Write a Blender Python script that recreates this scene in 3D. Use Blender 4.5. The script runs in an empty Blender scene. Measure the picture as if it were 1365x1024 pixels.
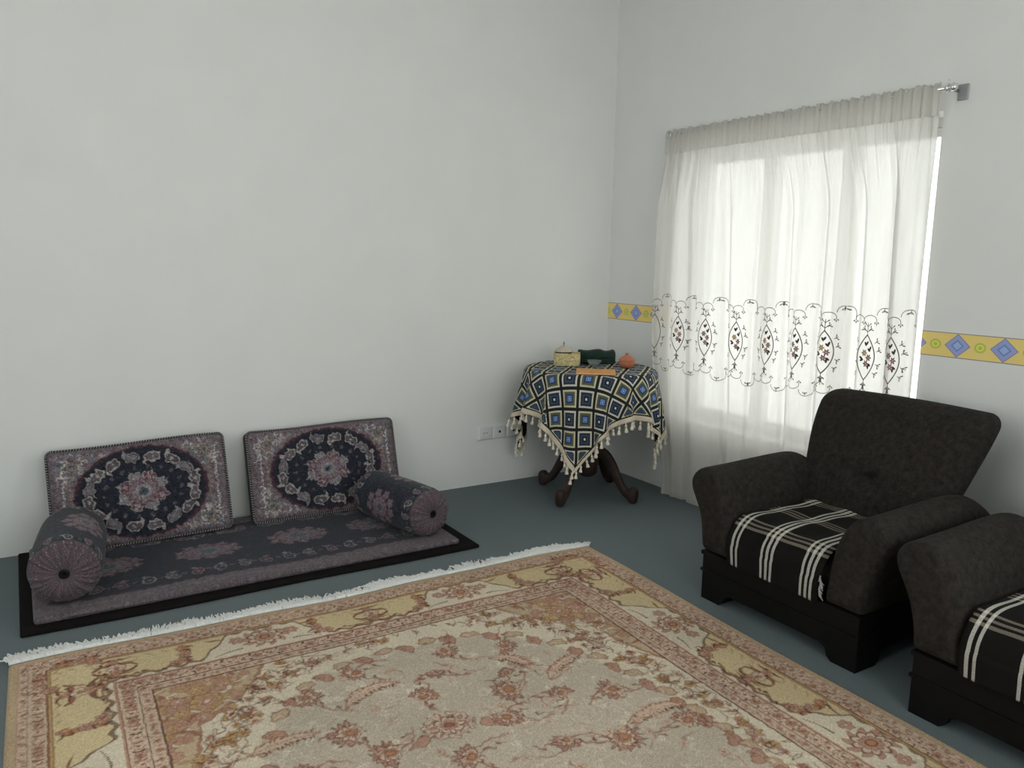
import bpy, bmesh, math, random
import numpy as np
from mathutils import Vector, Matrix

random.seed(7)
rng = np.random.default_rng(11)
PI = math.pi
scene = bpy.context.scene
COL = scene.collection

# ------------------------------------------------------------------ camera
F_PX, YAW, PITCH, ROLL = 1064.36, 0.556799, 0.156698, 0.0176263
CAM = Vector((-3.5903, -4.4870, 1.5))
fwd = Vector((math.sin(YAW)*math.cos(PITCH), math.cos(YAW)*math.cos(PITCH), -math.sin(PITCH)))
rgt = Vector((math.cos(YAW), -math.sin(YAW), 0))
upv = rgt.cross(fwd)
r2 = rgt*math.cos(ROLL) + upv*math.sin(ROLL)
u2 = -rgt*math.sin(ROLL) + upv*math.cos(ROLL)
cam_data = bpy.data.cameras.new('camera')
cam_data.sensor_width = 36.0
cam_data.sensor_fit = 'HORIZONTAL'
cam_data.lens = F_PX/1365*36.0
cam_data.clip_start = 0.02
cam = bpy.data.objects.new('camera', cam_data)
COL.objects.link(cam)
cam.matrix_world = Matrix(((r2.x, u2.x, -fwd.x, CAM.x), (r2.y, u2.y, -fwd.y, CAM.y),
                           (r2.z, u2.z, -fwd.z, CAM.z), (0, 0, 0, 1)))
scene.camera = cam

# ------------------------------------------------------------------ world, window light, exposure
world = bpy.data.worlds.new('daylight')
scene.world = world
world.use_nodes = True
bg = world.node_tree.nodes['Background']
bg.inputs['Color'].default_value = (1.0, 0.995, 0.975, 1)
bg.inputs['Strength'].default_value = 2.5

def area_light(name, loc, aim, sx, sy, power, color):
    d = bpy.data.lights.new(name, 'AREA')
    d.shape = 'RECTANGLE'
    d.size, d.size_y, d.energy, d.color = sx, sy, power, color
    o = bpy.data.objects.new(name, d)
    COL.objects.link(o)
    o.location = loc
    o.rotation_euler = (Vector(aim)-Vector(loc)).to_track_quat('-Z', 'Y').to_euler()
    return o

# daylight by unseen windows: near and side ones assumed, left one added as fill
area_light('daylight_near_window', (-2.9, -6.52, 1.75), (-2.9, 0, 1.75), 2.3, 1.9, 46, (1.0, 1.0, 0.99))
area_light('daylight_left_window', (-5.52, -3.0, 1.65), (0, -3.0, 1.65), 2.0, 1.7, 13, (1.0, 1.0, 1.0))  # fill added from the left to brighten the window wall
area_light('daylight_side_window', (0.32, -4.85, 1.52), (-4, -4.85, 1.52), 2.0, 1.75, 36, (1.0, 1.0, 0.99))

scene.view_settings.view_transform = 'Standard'
scene.view_settings.look = 'None'
scene.view_settings.gamma = 1.0
scene.view_settings.use_curve_mapping = False
scene.view_settings.exposure = 0.0

# ------------------------------------------------------------------ helpers
def lin(c, k=1.0):
    return tuple(((v/255.0)**2.2)*k for v in c)

def mesh_obj(name, verts, faces, mat, parent=None, smooth=True, colors=None, uvs=None, offset=True):
    """one mesh object; verts in world coordinates unless offset=False (then local to the parent)"""
    V = np.asarray(verts, dtype=np.float64).reshape(-1, 3)
    if parent is not None and offset:
        V = V - np.array(parent_world(parent))
    me = bpy.data.meshes.new(name)
    if isinstance(faces, np.ndarray):
        F = faces.astype(np.int32)
        me.vertices.add(len(V)); me.vertices.foreach_set('co', V.astype(np.float32).ravel())
        n, k = F.shape
        me.loops.add(n*k); me.loops.foreach_set('vertex_index', F.ravel())
        me.polygons.add(n)
        me.polygons.foreach_set('loop_start', np.arange(0, n*k, k, dtype=np.int32))
        me.update(calc_edges=True); me.validate()
    else:
        me.from_pydata([tuple(v) for v in V], [], [tuple(f) for f in faces]); me.update()
    if smooth:
        me.polygons.foreach_set('use_smooth', np.ones(len(me.polygons), dtype=bool))
    if colors is not None:
        at = me.color_attributes.new('pattern', 'FLOAT_COLOR', 'POINT')
        c = np.ones((len(V), 4), dtype=np.float32); c[:, :3] = colors
        at.data.foreach_set('color', c.ravel())
    if uvs is not None:
        uv = me.uv_layers.new(name='UVMap')
        li = np.empty(len(me.loops), dtype=np.int32); me.loops.foreach_get('vertex_index', li)
        uv.data.foreach_set('uv', np.asarray(uvs, dtype=np.float32)[li].ravel())
    if mat is not None:
        me.materials.append(mat)
    ob = bpy.data.objects.new(name, me)
    COL.objects.link(ob)
    if parent is not None:
        ob.parent = parent
    return ob

def parent_world(o):
    v = Vector((0, 0, 0))
    while o is not None:
        v += o.location
        o = o.parent
    return v

def tag(o, label, cat, group=None):
    o['label'] = label; o['category'] = cat
    if group: o['group'] = group
    return o

def thing(name, label, cat, loc, group=None):
    o = bpy.data.objects.new(name, None)
    o.empty_display_size = 0.1
    COL.objects.link(o); o.location = loc
    return tag(o, label, cat, group)

def struct(name, verts, faces, mat, **kw):
    o = mesh_obj(name, verts, faces, mat, smooth=kw.pop('smooth', False), **kw)
    if o.parent is None: o['kind'] = 'structure'
    return o

def box(x0, x1, y0, y1, z0, z1):
    v = [(x, y, z) for x in (x0, x1) for y in (y0, y1) for z in (z0, z1)]
    f = [(0, 1, 3, 2), (4, 6, 7, 5), (0, 4, 5, 1), (2, 3, 7, 6), (0, 2, 6, 4), (1, 5, 7, 3)]
    return v, f

def join(parts):
    V, F = [], []
    for v, f in parts:
        o = len(V); V += [tuple(p) for p in v]; F += [tuple(i+o for i in q) for q in f]
    return V, F

def grid_faces(nr, nc, close_c=False):
    r = np.arange(nr-1)[:, None]; cN = nc if close_c else nc-1
    c = np.arange(cN)[None, :]; c2 = (c+1) % nc
    return np.stack([r*nc+c+0*r, r*nc+c2, (r+1)*nc+c2, (r+1)*nc+c+0*r], -1).reshape(-1, 4)

def lathe(prof, n=32, cx=0, cy=0, z0=0, cap=True):
    V, F = [], []
    for r, z in prof:
        for k in range(n):
            a = 2*PI*k/n
            V.append((cx+r*math.cos(a), cy+r*math.sin(a), z0+z))
    for i in range(len(prof)-1):
        for k in range(n):
            k2 = (k+1) % n
            F.append((i*n+k, i*n+k2, (i+1)*n+k2, (i+1)*n+k))
    if cap:
        F.append(tuple(range(n))[::-1])
        m = (len(prof)-1)*n
        F.append(tuple(range(m, m+n)))
    return V, F

def tube(pts, rad, n=8, closed=False):
    P = [Vector(p) for p in pts]; m = len(P)
    if not hasattr(rad, '__len__'): rad = [rad]*m
    V, F = [], []
    ref = Vector((0, 0, 1))
    for i in range(m):
        t = (P[(i+1) % m]-P[i-1]) if closed else (P[min(i+1, m-1)]-P[max(i-1, 0)])
        t.normalize()
        a = ref - t*ref.dot(t)
        if a.length < .05:
            ref = Vector((1, 0, 0)); a = ref - t*ref.dot(t)
        a.normalize(); ref = a.copy(); b = t.cross(a)
        for k in range(n):
            q = 2*PI*k/n
            V.append(P[i] + (a*math.cos(q)+b*math.sin(q))*rad[i])
    for i in range(m if closed else m-1):
        j = (i+1) % m
        for k in range(n):
            k2 = (k+1) % n
            F.append((i*n+k, i*n+k2, j*n+k2, j*n+k))
    if not closed:
        F.append(tuple(range(n))[::-1]); F.append(tuple(range((m-1)*n, m*n)))
    return V, F

def rbox(h, r, n, k=4):
    """rounded box: half sizes h, corner radius r, n inner divisions per axis; returns unique verts, quads"""
    ax = []
    for i in range(3):
        inner = np.linspace(-(h[i]-r), h[i]-r, n[i]+1)
        t = r*np.tan(np.linspace(0, PI/4, k+1))[1:]
        ax.append(np.concatenate([-(h[i]-r)-t[::-1], inner, (h[i]-r)+t]))
    h = np.array(h)
    VS, FS, off = [], [], 0
    for a in range(3):
        b, c = (a+1) % 3, (a+2) % 3
        for s in (-1, 1):
            B, Cc = np.meshgrid(ax[b], ax[c], indexing='ij')
            P = np.zeros(B.shape+(3,)); P[..., a] = s*h[a]; P[..., b] = B; P[..., c] = Cc
            q = np.clip(P, -(h-r), h-r); d = P-q
            d = d/np.linalg.norm(d, axis=-1, keepdims=True)*r
            VS.append((q+d).reshape(-1, 3))
            f = grid_faces(len(ax[b]), len(ax[c]))
            if s < 0: f = f[:, ::-1]
            FS.append(f+off); off += B.size
    V = np.concatenate(VS); F = np.concatenate(FS)
    _, first, inv = np.unique(np.round(V, 5), axis=0, return_index=True, return_inverse=True)
    return V[first], inv.reshape(-1)[F]

def smoothstep(a, b, x):
    t = np.clip((x-a)/(b-a), 0, 1)
    return t*t*(3-2*t)

# ------------------------------------------------------------------ materials
def new_mat(name):
    m = bpy.data.materials.new(name); m.use_nodes = True
    nt = m.node_tree
    return m, nt, nt.nodes['Principled BSDF']

def N(nt, typ, **kw):
    n = nt.nodes.new(typ)
    for k, v in kw.items(): setattr(n, k, v)
    return n

def plain(name, col, rough=.6, metal=0, noise=0, nscale=40, bump=0, bscale=200, sheen=0):
    m, nt, b = new_mat(name)
    b.inputs['Roughness'].default_value = rough
    b.inputs['Metallic'].default_value = metal
    if sheen: b.inputs['Sheen Weight'].default_value = sheen
    tc = N(nt, 'ShaderNodeTexCoord')
    nz = N(nt, 'ShaderNodeTexNoise'); nz.inputs['Scale'].default_value = nscale
    nz.inputs['Detail'].default_value = 4
    nt.links.new(tc.outputs['Object'], nz.inputs['Vector'])
    rp = N(nt, 'ShaderNodeValToRGB')
    lo = tuple(c*(1-noise) for c in col); hi = tuple(min(1, c*(1+noise)) for c in col)
    rp.color_ramp.elements[0].position = .3; rp.color_ramp.elements[1].position = .7
    rp.color_ramp.elements[0].color = lo+(1,); rp.color_ramp.elements[1].color = hi+(1,)
    nt.links.new(nz.outputs['Fac'], rp.inputs['Fac'])
    nt.links.new(rp.outputs['Color'], b.inputs['Base Color'])
    if bump:
        n2 = N(nt, 'ShaderNodeTexNoise'); n2.inputs['Scale'].default_value = bscale
        n2.inputs['Detail'].default_value = 3
        nt.links.new(tc.outputs['Object'], n2.inputs['Vector'])
        bp = N(nt, 'ShaderNodeBump'); bp.inputs['Strength'].default_value = bump
        bp.inputs['Distance'].default_value = .004
        nt.links.new(n2.outputs['Fac'], bp.inputs['Height'])
        nt.links.new(bp.outputs['Normal'], b.inputs['Normal'])
    return m

def woven(name, rough=.95, fine=500, amount=.35, bump=.3, sheen=0.0):
    """dyed textile: colour from the woven pattern, thread-scale variation and relief from noise"""
    m, nt, b = new_mat(name)
    b.inputs['Roughness'].default_value = rough
    b.inputs['Specular IOR Level'].default_value = .15
    if sheen: b.inputs['Sheen Weight'].default_value = sheen
    at = N(nt, 'ShaderNodeAttribute', attribute_name='pattern')
    tc = N(nt, 'ShaderNodeTexCoord')
    nz = N(nt, 'ShaderNodeTexNoise'); nz.inputs['Scale'].default_value = fine; nz.inputs['Detail'].default_value = 2
    nt.links.new(tc.outputs['Object'], nz.inputs['Vector'])
    mr = N(nt, 'ShaderNodeMapRange'); mr.inputs['From Min'].default_value = .25; mr.inputs['From Max'].default_value = .75
    mr.inputs['To Min'].default_value = 1-amount; mr.inputs['To Max'].default_value = 1+amount
    nt.links.new(nz.outputs['Fac'], mr.inputs['Value'])
    vm = N(nt, 'ShaderNodeVectorMath', operation='SCALE')
    nt.links.new(at.outputs['Color'], vm.inputs[0]); nt.links.new(mr.outputs['Result'], vm.inputs['Scale'])
    nt.links.new(vm.outputs['Vector'], b.inputs['Base Color'])
    bp = N(nt, 'ShaderNodeBump'); bp.inputs['Strength'].default_value = bump; bp.inputs['Distance'].default_value = .003
    nt.links.new(nz.outputs['Fac'], bp.inputs['Height']); nt.links.new(bp.outputs['Normal'], b.inputs['Normal'])
    return m

def ramp_const(nt, stops):
    rp = N(nt, 'ShaderNodeValToRGB'); cr = rp.color_ramp; cr.interpolation = 'CONSTANT'
    cr.elements[0].position = stops[0][0]; cr.elements[0].color = tuple(stops[0][1])+(1,)
    cr.elements[1].position = stops[1][0]; cr.elements[1].color = tuple(stops[1][1])+(1,)
    for p, c in stops[2:]:
        e = cr.elements.new(p); e.color = tuple(c)+(1,)
    return rp

def math_node(nt, op, a, b=None):
    n = N(nt, 'ShaderNodeMath', operation=op)
    for i, x in enumerate((a, b)):
        if x is None: continue
        if isinstance(x, (int, float)): n.inputs[i].default_value = x
        else: nt.links.new(x, n.inputs[i])
    return n.outputs[0]

M = {}
M['wall'] = plain('wall_paint', (.85, .86, .85), .85, noise=.015, nscale=3, bump=.08, bscale=90)
M['ceiling'] = plain('ceiling_paint', (.89, .89, .885), .9, noise=.01)
M['carpet'] = plain('grey_carpet', lin((92, 101, 104), 1.34), .98, noise=.22, nscale=260, bump=.5, bscale=500)
M['upvc'] = plain('white_window_frame', (.82, .82, .81), .35, noise=.01)
M['sill'] = plain('window_sill', (.80, .79, .77), .4, noise=.03)
M['chrome'] = plain('chrome', (.75, .76, .78), .18, metal=1.0)
M['zinc'] = plain('grey_metal', (.40, .41, .43), .4, metal=.8)
M['black_wood'] = plain('black_lacquered_wood', (.0045, .0042, .004), .62, noise=.2, nscale=15)
M['brown_wood'] = plain('reddish_brown_wood', (.030, .014, .010), .6, noise=.4, nscale=18)
M['upholstery'] = plain('charcoal_upholstery', (.020, .0185, .0165), .95, noise=.45, nscale=120, bump=.5, bscale=420)
_nz = [n_ for n_ in M['upholstery'].node_tree.nodes if n_.type == 'TEX_NOISE'][0]
_nz.inputs['Scale'].default_value = 42; _nz.inputs['Detail'].default_value = 10; _nz.inputs['Roughness'].default_value = .82
_rp = [n_ for n_ in M['upholstery'].node_tree.nodes if n_.type == 'VALTORGB'][0].color_ramp
_rp.elements[0].color = (.0085, .0078, .0068, 1); _rp.elements[1].color = (.045, .039, .034, 1)
_rp.elements[0].position = .33; _rp.elements[1].position = .68
M['black_cloth'] = plain('black_cloth', (.0075, .006, .0058), .95, noise=.2, bump=.4, bscale=400)
for _k in ('upholstery', 'black_wood', 'black_cloth'):
    M[_k].node_tree.nodes['Principled BSDF'].inputs['Specular IOR Level'].default_value = .15
M['wool_grey'] = plain('grey_wool', (.38, .37, .34), .9, noise=.3, nscale=200)
M['fringe'] = plain('white_cotton', (.90, .90, .885), .9, noise=.06, nscale=90)
M['tassel'] = plain('ivory_yarn', (.80, .73, .62), .9, noise=.10, nscale=150)
M['hem'] = plain('ivory_crochet', (.70, .61, .48), .9, noise=.12, nscale=160, bump=.5, bscale=300)
M['crochet_black'] = plain('black_crochet', (.010, .010, .012), .95, noise=.2, bump=.5, bscale=350)
M['clay'] = plain('terracotta', lin((176, 108, 80), 1.15), .55, noise=.12, nscale=25)
M['green_cloth'] = plain('dark_green_cloth', (.008, .030, .020), .85, noise=.25, nscale=60)
M['orange'] = plain('orange_cover', lin((214, 148, 72), 1.2), .4, noise=.18, nscale=22)
M['paper'] = plain('page_edges', (.70, .62, .48), .8)
M['socket'] = plain('white_plastic', (.78, .80, .81), .4)
M['socket_dark'] = plain('black_plastic', (.012, .012, .012), .5)
M['thread_grey'] = plain('grey_brown_thread', (.17, .13, .12), .8)
M['thread_dark'] = plain('dark_thread', (.07, .055, .055), .8)
M['thread_gold'] = plain('gold_thread', (.52, .33, .14), .8)
M['thread_rose'] = plain('rose_brown_thread', (.30, .16, .13), .8)
M['rug'] = woven('rug_pile', fine=330, amount=.22, bump=.5)
M['termeh'] = woven('termeh_fabric', rough=.75, fine=330, amount=.35, bump=.35, sheen=.1)
M['yarn_plaid'] = None

def glass_mat():
    m = bpy.data.materials.new('window_glass'); m.use_nodes = True; nt = m.node_tree
    nt.nodes.clear()
    out = N(nt, 'ShaderNodeOutputMaterial'); mix = N(nt, 'ShaderNodeMixShader')
    tr = N(nt, 'ShaderNodeBsdfTransparent'); gl = N(nt, 'ShaderNodeBsdfGlossy')
    tr.inputs['Color'].default_value = (.95, .97, .96, 1); gl.inputs['Roughness'].default_value = .02
    mix.inputs['Fac'].default_value = .05
    nt.links.new(tr.outputs[0], mix.inputs[1]); nt.links.new(gl.outputs[0], mix.inputs[2])
    nt.links.new(mix.outputs[0], out.inputs['Surface'])
    return m
M['glass'] = glass_mat()

def bowl_glass():
    m, nt, b = new_mat('clear_glass')
    b.inputs['Transmission Weight'].default_value = .9
    b.inputs['Base Color'].default_value = (.80, .88, .90, 1)
    b.inputs['Roughness'].default_value = .08
    return m
M['bowl_glass'] = bowl_glass()

def sheer(name, trans, col, dirt=False):
    m = bpy.data.materials.new(name); m.use_nodes = True; nt = m.node_tree
    nt.nodes.clear()
    out = N(nt, 'ShaderNodeOutputMaterial')
    tr = N(nt, 'ShaderNodeBsdfTransparent'); tl = N(nt, 'ShaderNodeBsdfTranslucent'); df = N(nt, 'ShaderNodeBsdfDiffuse')
    m1 = N(nt, 'ShaderNodeMixShader'); m2 = N(nt, 'ShaderNodeMixShader')
    m1.inputs['Fac'].default_value = .45; m2.inputs['Fac'].default_value = trans
    for s in (tl, df): s.inputs['Color'].default_value = tuple(col)+(1,)
    nt.links.new(tl.outputs[0], m1.inputs[1]); nt.links.new(df.outputs[0], m1.inputs[2])
    nt.links.new(m1.outputs[0], m2.inputs[1]); nt.links.new(tr.outputs[0], m2.inputs[2])
    # weave: threads are denser in places
    tc = N(nt, 'ShaderNodeTexCoord'); nz = N(nt, 'ShaderNodeTexNoise'); nz.inputs['Scale'].default_value = 35
    mp = N(nt, 'ShaderNodeMapping'); mp.inputs['Scale'].default_value = (1, 1, .15)
    nt.links.new(tc.outputs['Object'], mp.inputs['Vector']); nt.links.new(mp.outputs[0], nz.inputs['Vector'])
    mr = N(nt, 'ShaderNodeMapRange'); mr.inputs['To Min'].default_value = trans-.07; mr.inputs['To Max'].default_value = trans+.07
    nt.links.new(nz.outputs['Fac'], mr.inputs['Value']); nt.links.new(mr.outputs['Result'], m2.inputs['Fac'])
    nt.links.new(m2.outputs[0], out.inputs['Surface'])
    return m
M['sheer'] = sheer('white_sheer', .13, (.78, .765, .735))
M['sheer_hem'] = sheer('white_sheer_doubled', .08, (.78, .765, .73))

def granny(name, rings):
    m, nt, b = new_mat(name)
    b.inputs['Roughness'].default_value = .95
    uv = N(nt, 'ShaderNodeUVMap'); sp = N(nt, 'ShaderNodeSeparateXYZ')
    nt.links.new(uv.outputs[0], sp.inputs[0])
    ax = math_node(nt, 'ABSOLUTE', math_node(nt, 'SUBTRACT', sp.outputs['X'], .5))
    ay = math_node(nt, 'ABSOLUTE', math_node(nt, 'SUBTRACT', sp.outputs['Y'], .5))
    # little wobble of the stitches
    nz = N(nt, 'ShaderNodeTexNoise'); nz.inputs['Scale'].default_value = 24; nt.links.new(uv.outputs[0], nz.inputs['Vector'])
    wob = math_node(nt, 'MULTIPLY', math_node(nt, 'SUBTRACT', nz.outputs['Fac'], .5), .09)
    d = math_node(nt, 'ADD', math_node(nt, 'MULTIPLY', math_node(nt, 'MAXIMUM', ax, ay), 2.0), wob)
    rp = ramp_const(nt, rings)
    nt.links.new(d, rp.inputs['Fac']); nt.links.new(rp.outputs['Color'], b.inputs['Base Color'])
    bp = N(nt, 'ShaderNodeBump'); bp.inputs['Strength'].default_value = .6; bp.inputs['Distance'].default_value = .004
    n2 = N(nt, 'ShaderNodeTexNoise'); n2.inputs['Scale'].default_value = 30; nt.links.new(uv.outputs[0], n2.inputs['Vector'])
    nt.links.new(n2.outputs['Fac'], bp.inputs['Height']); nt.links.new(bp.outputs['Normal'], b.inputs['Normal'])
    return m
IVO = (.66, .645, .56)
M['square_blue'] = granny('crochet_square_blue', [(0, (.75, .75, .72)), (.13, (.012, .018, .025)), (.34, (.045, .075, .12)), (.52, (.022, .032, .07)), (.78, IVO)])
M['square_olive'] = granny('crochet_square_olive', [(0, (.35, .50, .80)), (.10, (.06, .12, .40)), (.20, (.22, .36, .72)), (.30, (.030, .060, .16)), (.52, (.115, .12, .055)), (.78, (.62, .60, .43))])

def border_paper():
    m, nt, b = new_mat('wallpaper_border_print')
    b.inputs['Roughness'].default_value = .6
    uv = N(nt, 'ShaderNodeUVMap'); sp = N(nt, 'ShaderNodeSeparateXYZ'); nt.links.new(uv.outputs[0], sp.inputs[0])
    fx = math_node(nt, 'ABSOLUTE', math_node(nt, 'SUBTRACT', math_node(nt, 'FRACT', sp.outputs['X']), .5))   # 0 at the diamond
    fy = math_node(nt, 'ABSOLUTE', math_node(nt, 'SUBTRACT', sp.outputs['Y'], .5))
    dia = math_node(nt, 'ADD', math_node(nt, 'MULTIPLY', fx, 1.62), math_node(nt, 'MULTIPLY', fy, 1.0))
    r1 = ramp_const(nt, [(0, lin((132, 152, 190), 1.7)), (.17, lin((92, 112, 165), 1.7)), (.24, lin((128, 136, 182), 1.7)), (.43, lin((112, 104, 138), 1.7)), (.47, lin((196, 176, 108), 1.7))])
    nt.links.new(dia, r1.inputs['Fac'])
    # green-yellow round flower between the diamonds
    gx = math_node(nt, 'SUBTRACT', .5, fx)
    rr = math_node(nt, 'SQRT', math_node(nt, 'ADD', math_node(nt, 'POWER', math_node(nt, 'MULTIPLY', gx, 1.55), 2.0), math_node(nt, 'POWER', fy, 2.0)))
    r2_ = ramp_const(nt, [(0, lin((165, 160, 70), 1.7)), (.07, lin((186, 188, 88), 1.7)), (.13, lin((160, 165, 78), 1.7)), (.20, (0, 0, 0))])
    nt.links.new(rr, r2_.inputs['Fac'])
    mk = math_node(nt, 'LESS_THAN', rr, .20)
    mx = N(nt, 'ShaderNodeMix', data_type='RGBA'); nt.links.new(mk, mx.inputs['Factor'])
    nt.links.new(r1.outputs['Color'], mx.inputs['A']); nt.links.new(r2_.outputs['Color'], mx.inputs['B'])
    ed = math_node(nt, 'GREATER_THAN', fy, .465)
    m3 = N(nt, 'ShaderNodeMix', data_type='RGBA'); nt.links.new(ed, m3.inputs['Factor'])
    nt.links.new(mx.outputs['Result'], m3.inputs['A']); m3.inputs['B'].default_value = lin((135, 120, 120), 1.6)+(1,)
    nt.links.new(m3.outputs['Result'], b.inputs['Base Color'])
    return m
M['border'] = border_paper()

def plaid():
    m, nt, b = new_mat('plaid_fabric'); b.inputs['Roughness'].default_value = .95; b.inputs['Specular IOR Level'].default_value = .15
    uv = N(nt, 'ShaderNodeUVMap'); sp = N(nt, 'ShaderNodeSeparateXYZ'); nt.links.new(uv.outputs[0], sp.inputs[0])
    dark = (.0095, .0088, .008); zero = (0, 0, 0)
    def stops(bands):
        s = [(0, zero)]
        for c0, w, c in bands:
            s += [(c0-w/2, c), (c0+w/2, zero)]
        return s
    W = (.46, .45, .41); T = (.17, .148, .12)
    long_b = []
    for c in (.055, .445, .87):
        for k in (-1, 0, 1): long_b.append((c+k*.052, .026, W))
    long_b = [t for t in long_b if t[0] > .02 and t[0] < .99]
    cross = []
    for c, col in ((.30, T), (.60, T), (.93, T)):
        for k in (-1, 0, 1): cross.append((c+k*.034, .017, col))
    cross = [t for t in cross if t[0] < .985]
    ra = ramp_const(nt, stops(long_b)); rb = ramp_const(nt, stops(cross))
    nt.links.new(sp.outputs['X'], ra.inputs['Fac']); nt.links.new(sp.outputs['Y'], rb.inputs['Fac'])
    ad = N(nt, 'ShaderNodeVectorMath', operation='ADD')
    nt.links.new(ra.outputs['Color'], ad.inputs[0]); nt.links.new(rb.outputs['Color'], ad.inputs[1])
    ad2 = N(nt, 'ShaderNodeVectorMath', operation='ADD'); nt.links.new(ad.outputs[0], ad2.inputs[0]); ad2.inputs[1].default_value = dark
    nz = N(nt, 'ShaderNodeTexNoise'); nz.inputs['Scale'].default_value = 160; nz.inputs['Detail'].default_value = 3; nt.links.new(uv.outputs[0], nz.inputs['Vector'])
    mr = N(nt, 'ShaderNodeMapRange'); mr.inputs['From Min'].default_value = .3; mr.inputs['From Max'].default_value = .7; mr.inputs['To Min'].default_value = .6; mr.inputs['To Max'].default_value = 1.2
    nt.links.new(nz.outputs['Fac'], mr.inputs['Value'])
    sc = N(nt, 'ShaderNodeVectorMath', operation='SCALE'); nt.links.new(ad2.outputs[0], sc.inputs[0]); nt.links.new(mr.outputs['Result'], sc.inputs['Scale'])
    nt.links.new(sc.outputs['Vector'], b.inputs['Base Color'])
    return m
M['plaid'] = plaid()

def basket_mat():
    m, nt, b = new_mat('woven_straw'); b.inputs['Roughness'].default_value = .8
    tc = N(nt, 'ShaderNodeTexCoord'); vo = N(nt, 'ShaderNodeTexVoronoi'); vo.inputs['Scale'].default_value = 170
    nt.links.new(tc.outputs['Object'], vo.inputs['Vector'])
    sp = N(nt, 'ShaderNodeSeparateColor'); nt.links.new(vo.outputs['Color'], sp.inputs[0])
    rp = ramp_const(nt, [(0, lin((200, 186, 142), 1.15)), (.5, lin((182, 168, 112), 1.15)), (.82, lin((168, 150, 98))), (.9, lin((222, 214, 184), 1.1))])
    nt.links.new(sp.outputs[0], rp.inputs['Fac']); nt.links.new(rp.outputs['Color'], b.inputs['Base Color'])
    return m
M['straw'] = basket_mat()
M['lid_straw'] = plain('pale_straw', (.56, .51, .40), .85, noise=.15, nscale=120)
M['dark_lining'] = plain('dark_lining', (.02, .018, .014), .9)  # dark tone standing in for shade under the basket lid

def piping_mat():
    m, nt, b = new_mat('twisted_piping'); b.inputs['Roughness'].default_value = .8
    uv = N(nt, 'ShaderNodeUVMap'); sp = N(nt, 'ShaderNodeSeparateXYZ'); nt.links.new(uv.outputs[0], sp.inputs[0])
    fr = math_node(nt, 'FRACT', math_node(nt, 'ADD', sp.outputs['X'], sp.outputs['Y']))
    rp = ramp_const(nt, [(0, (.008, .008, .009)), (.66, (.36, .35, .36))]); nt.links.new(fr, rp.inputs['Fac'])
    nt.links.new(rp.outputs['Color'], b.inputs['Base Color'])
    return m
M['piping'] = piping_mat()

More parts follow.
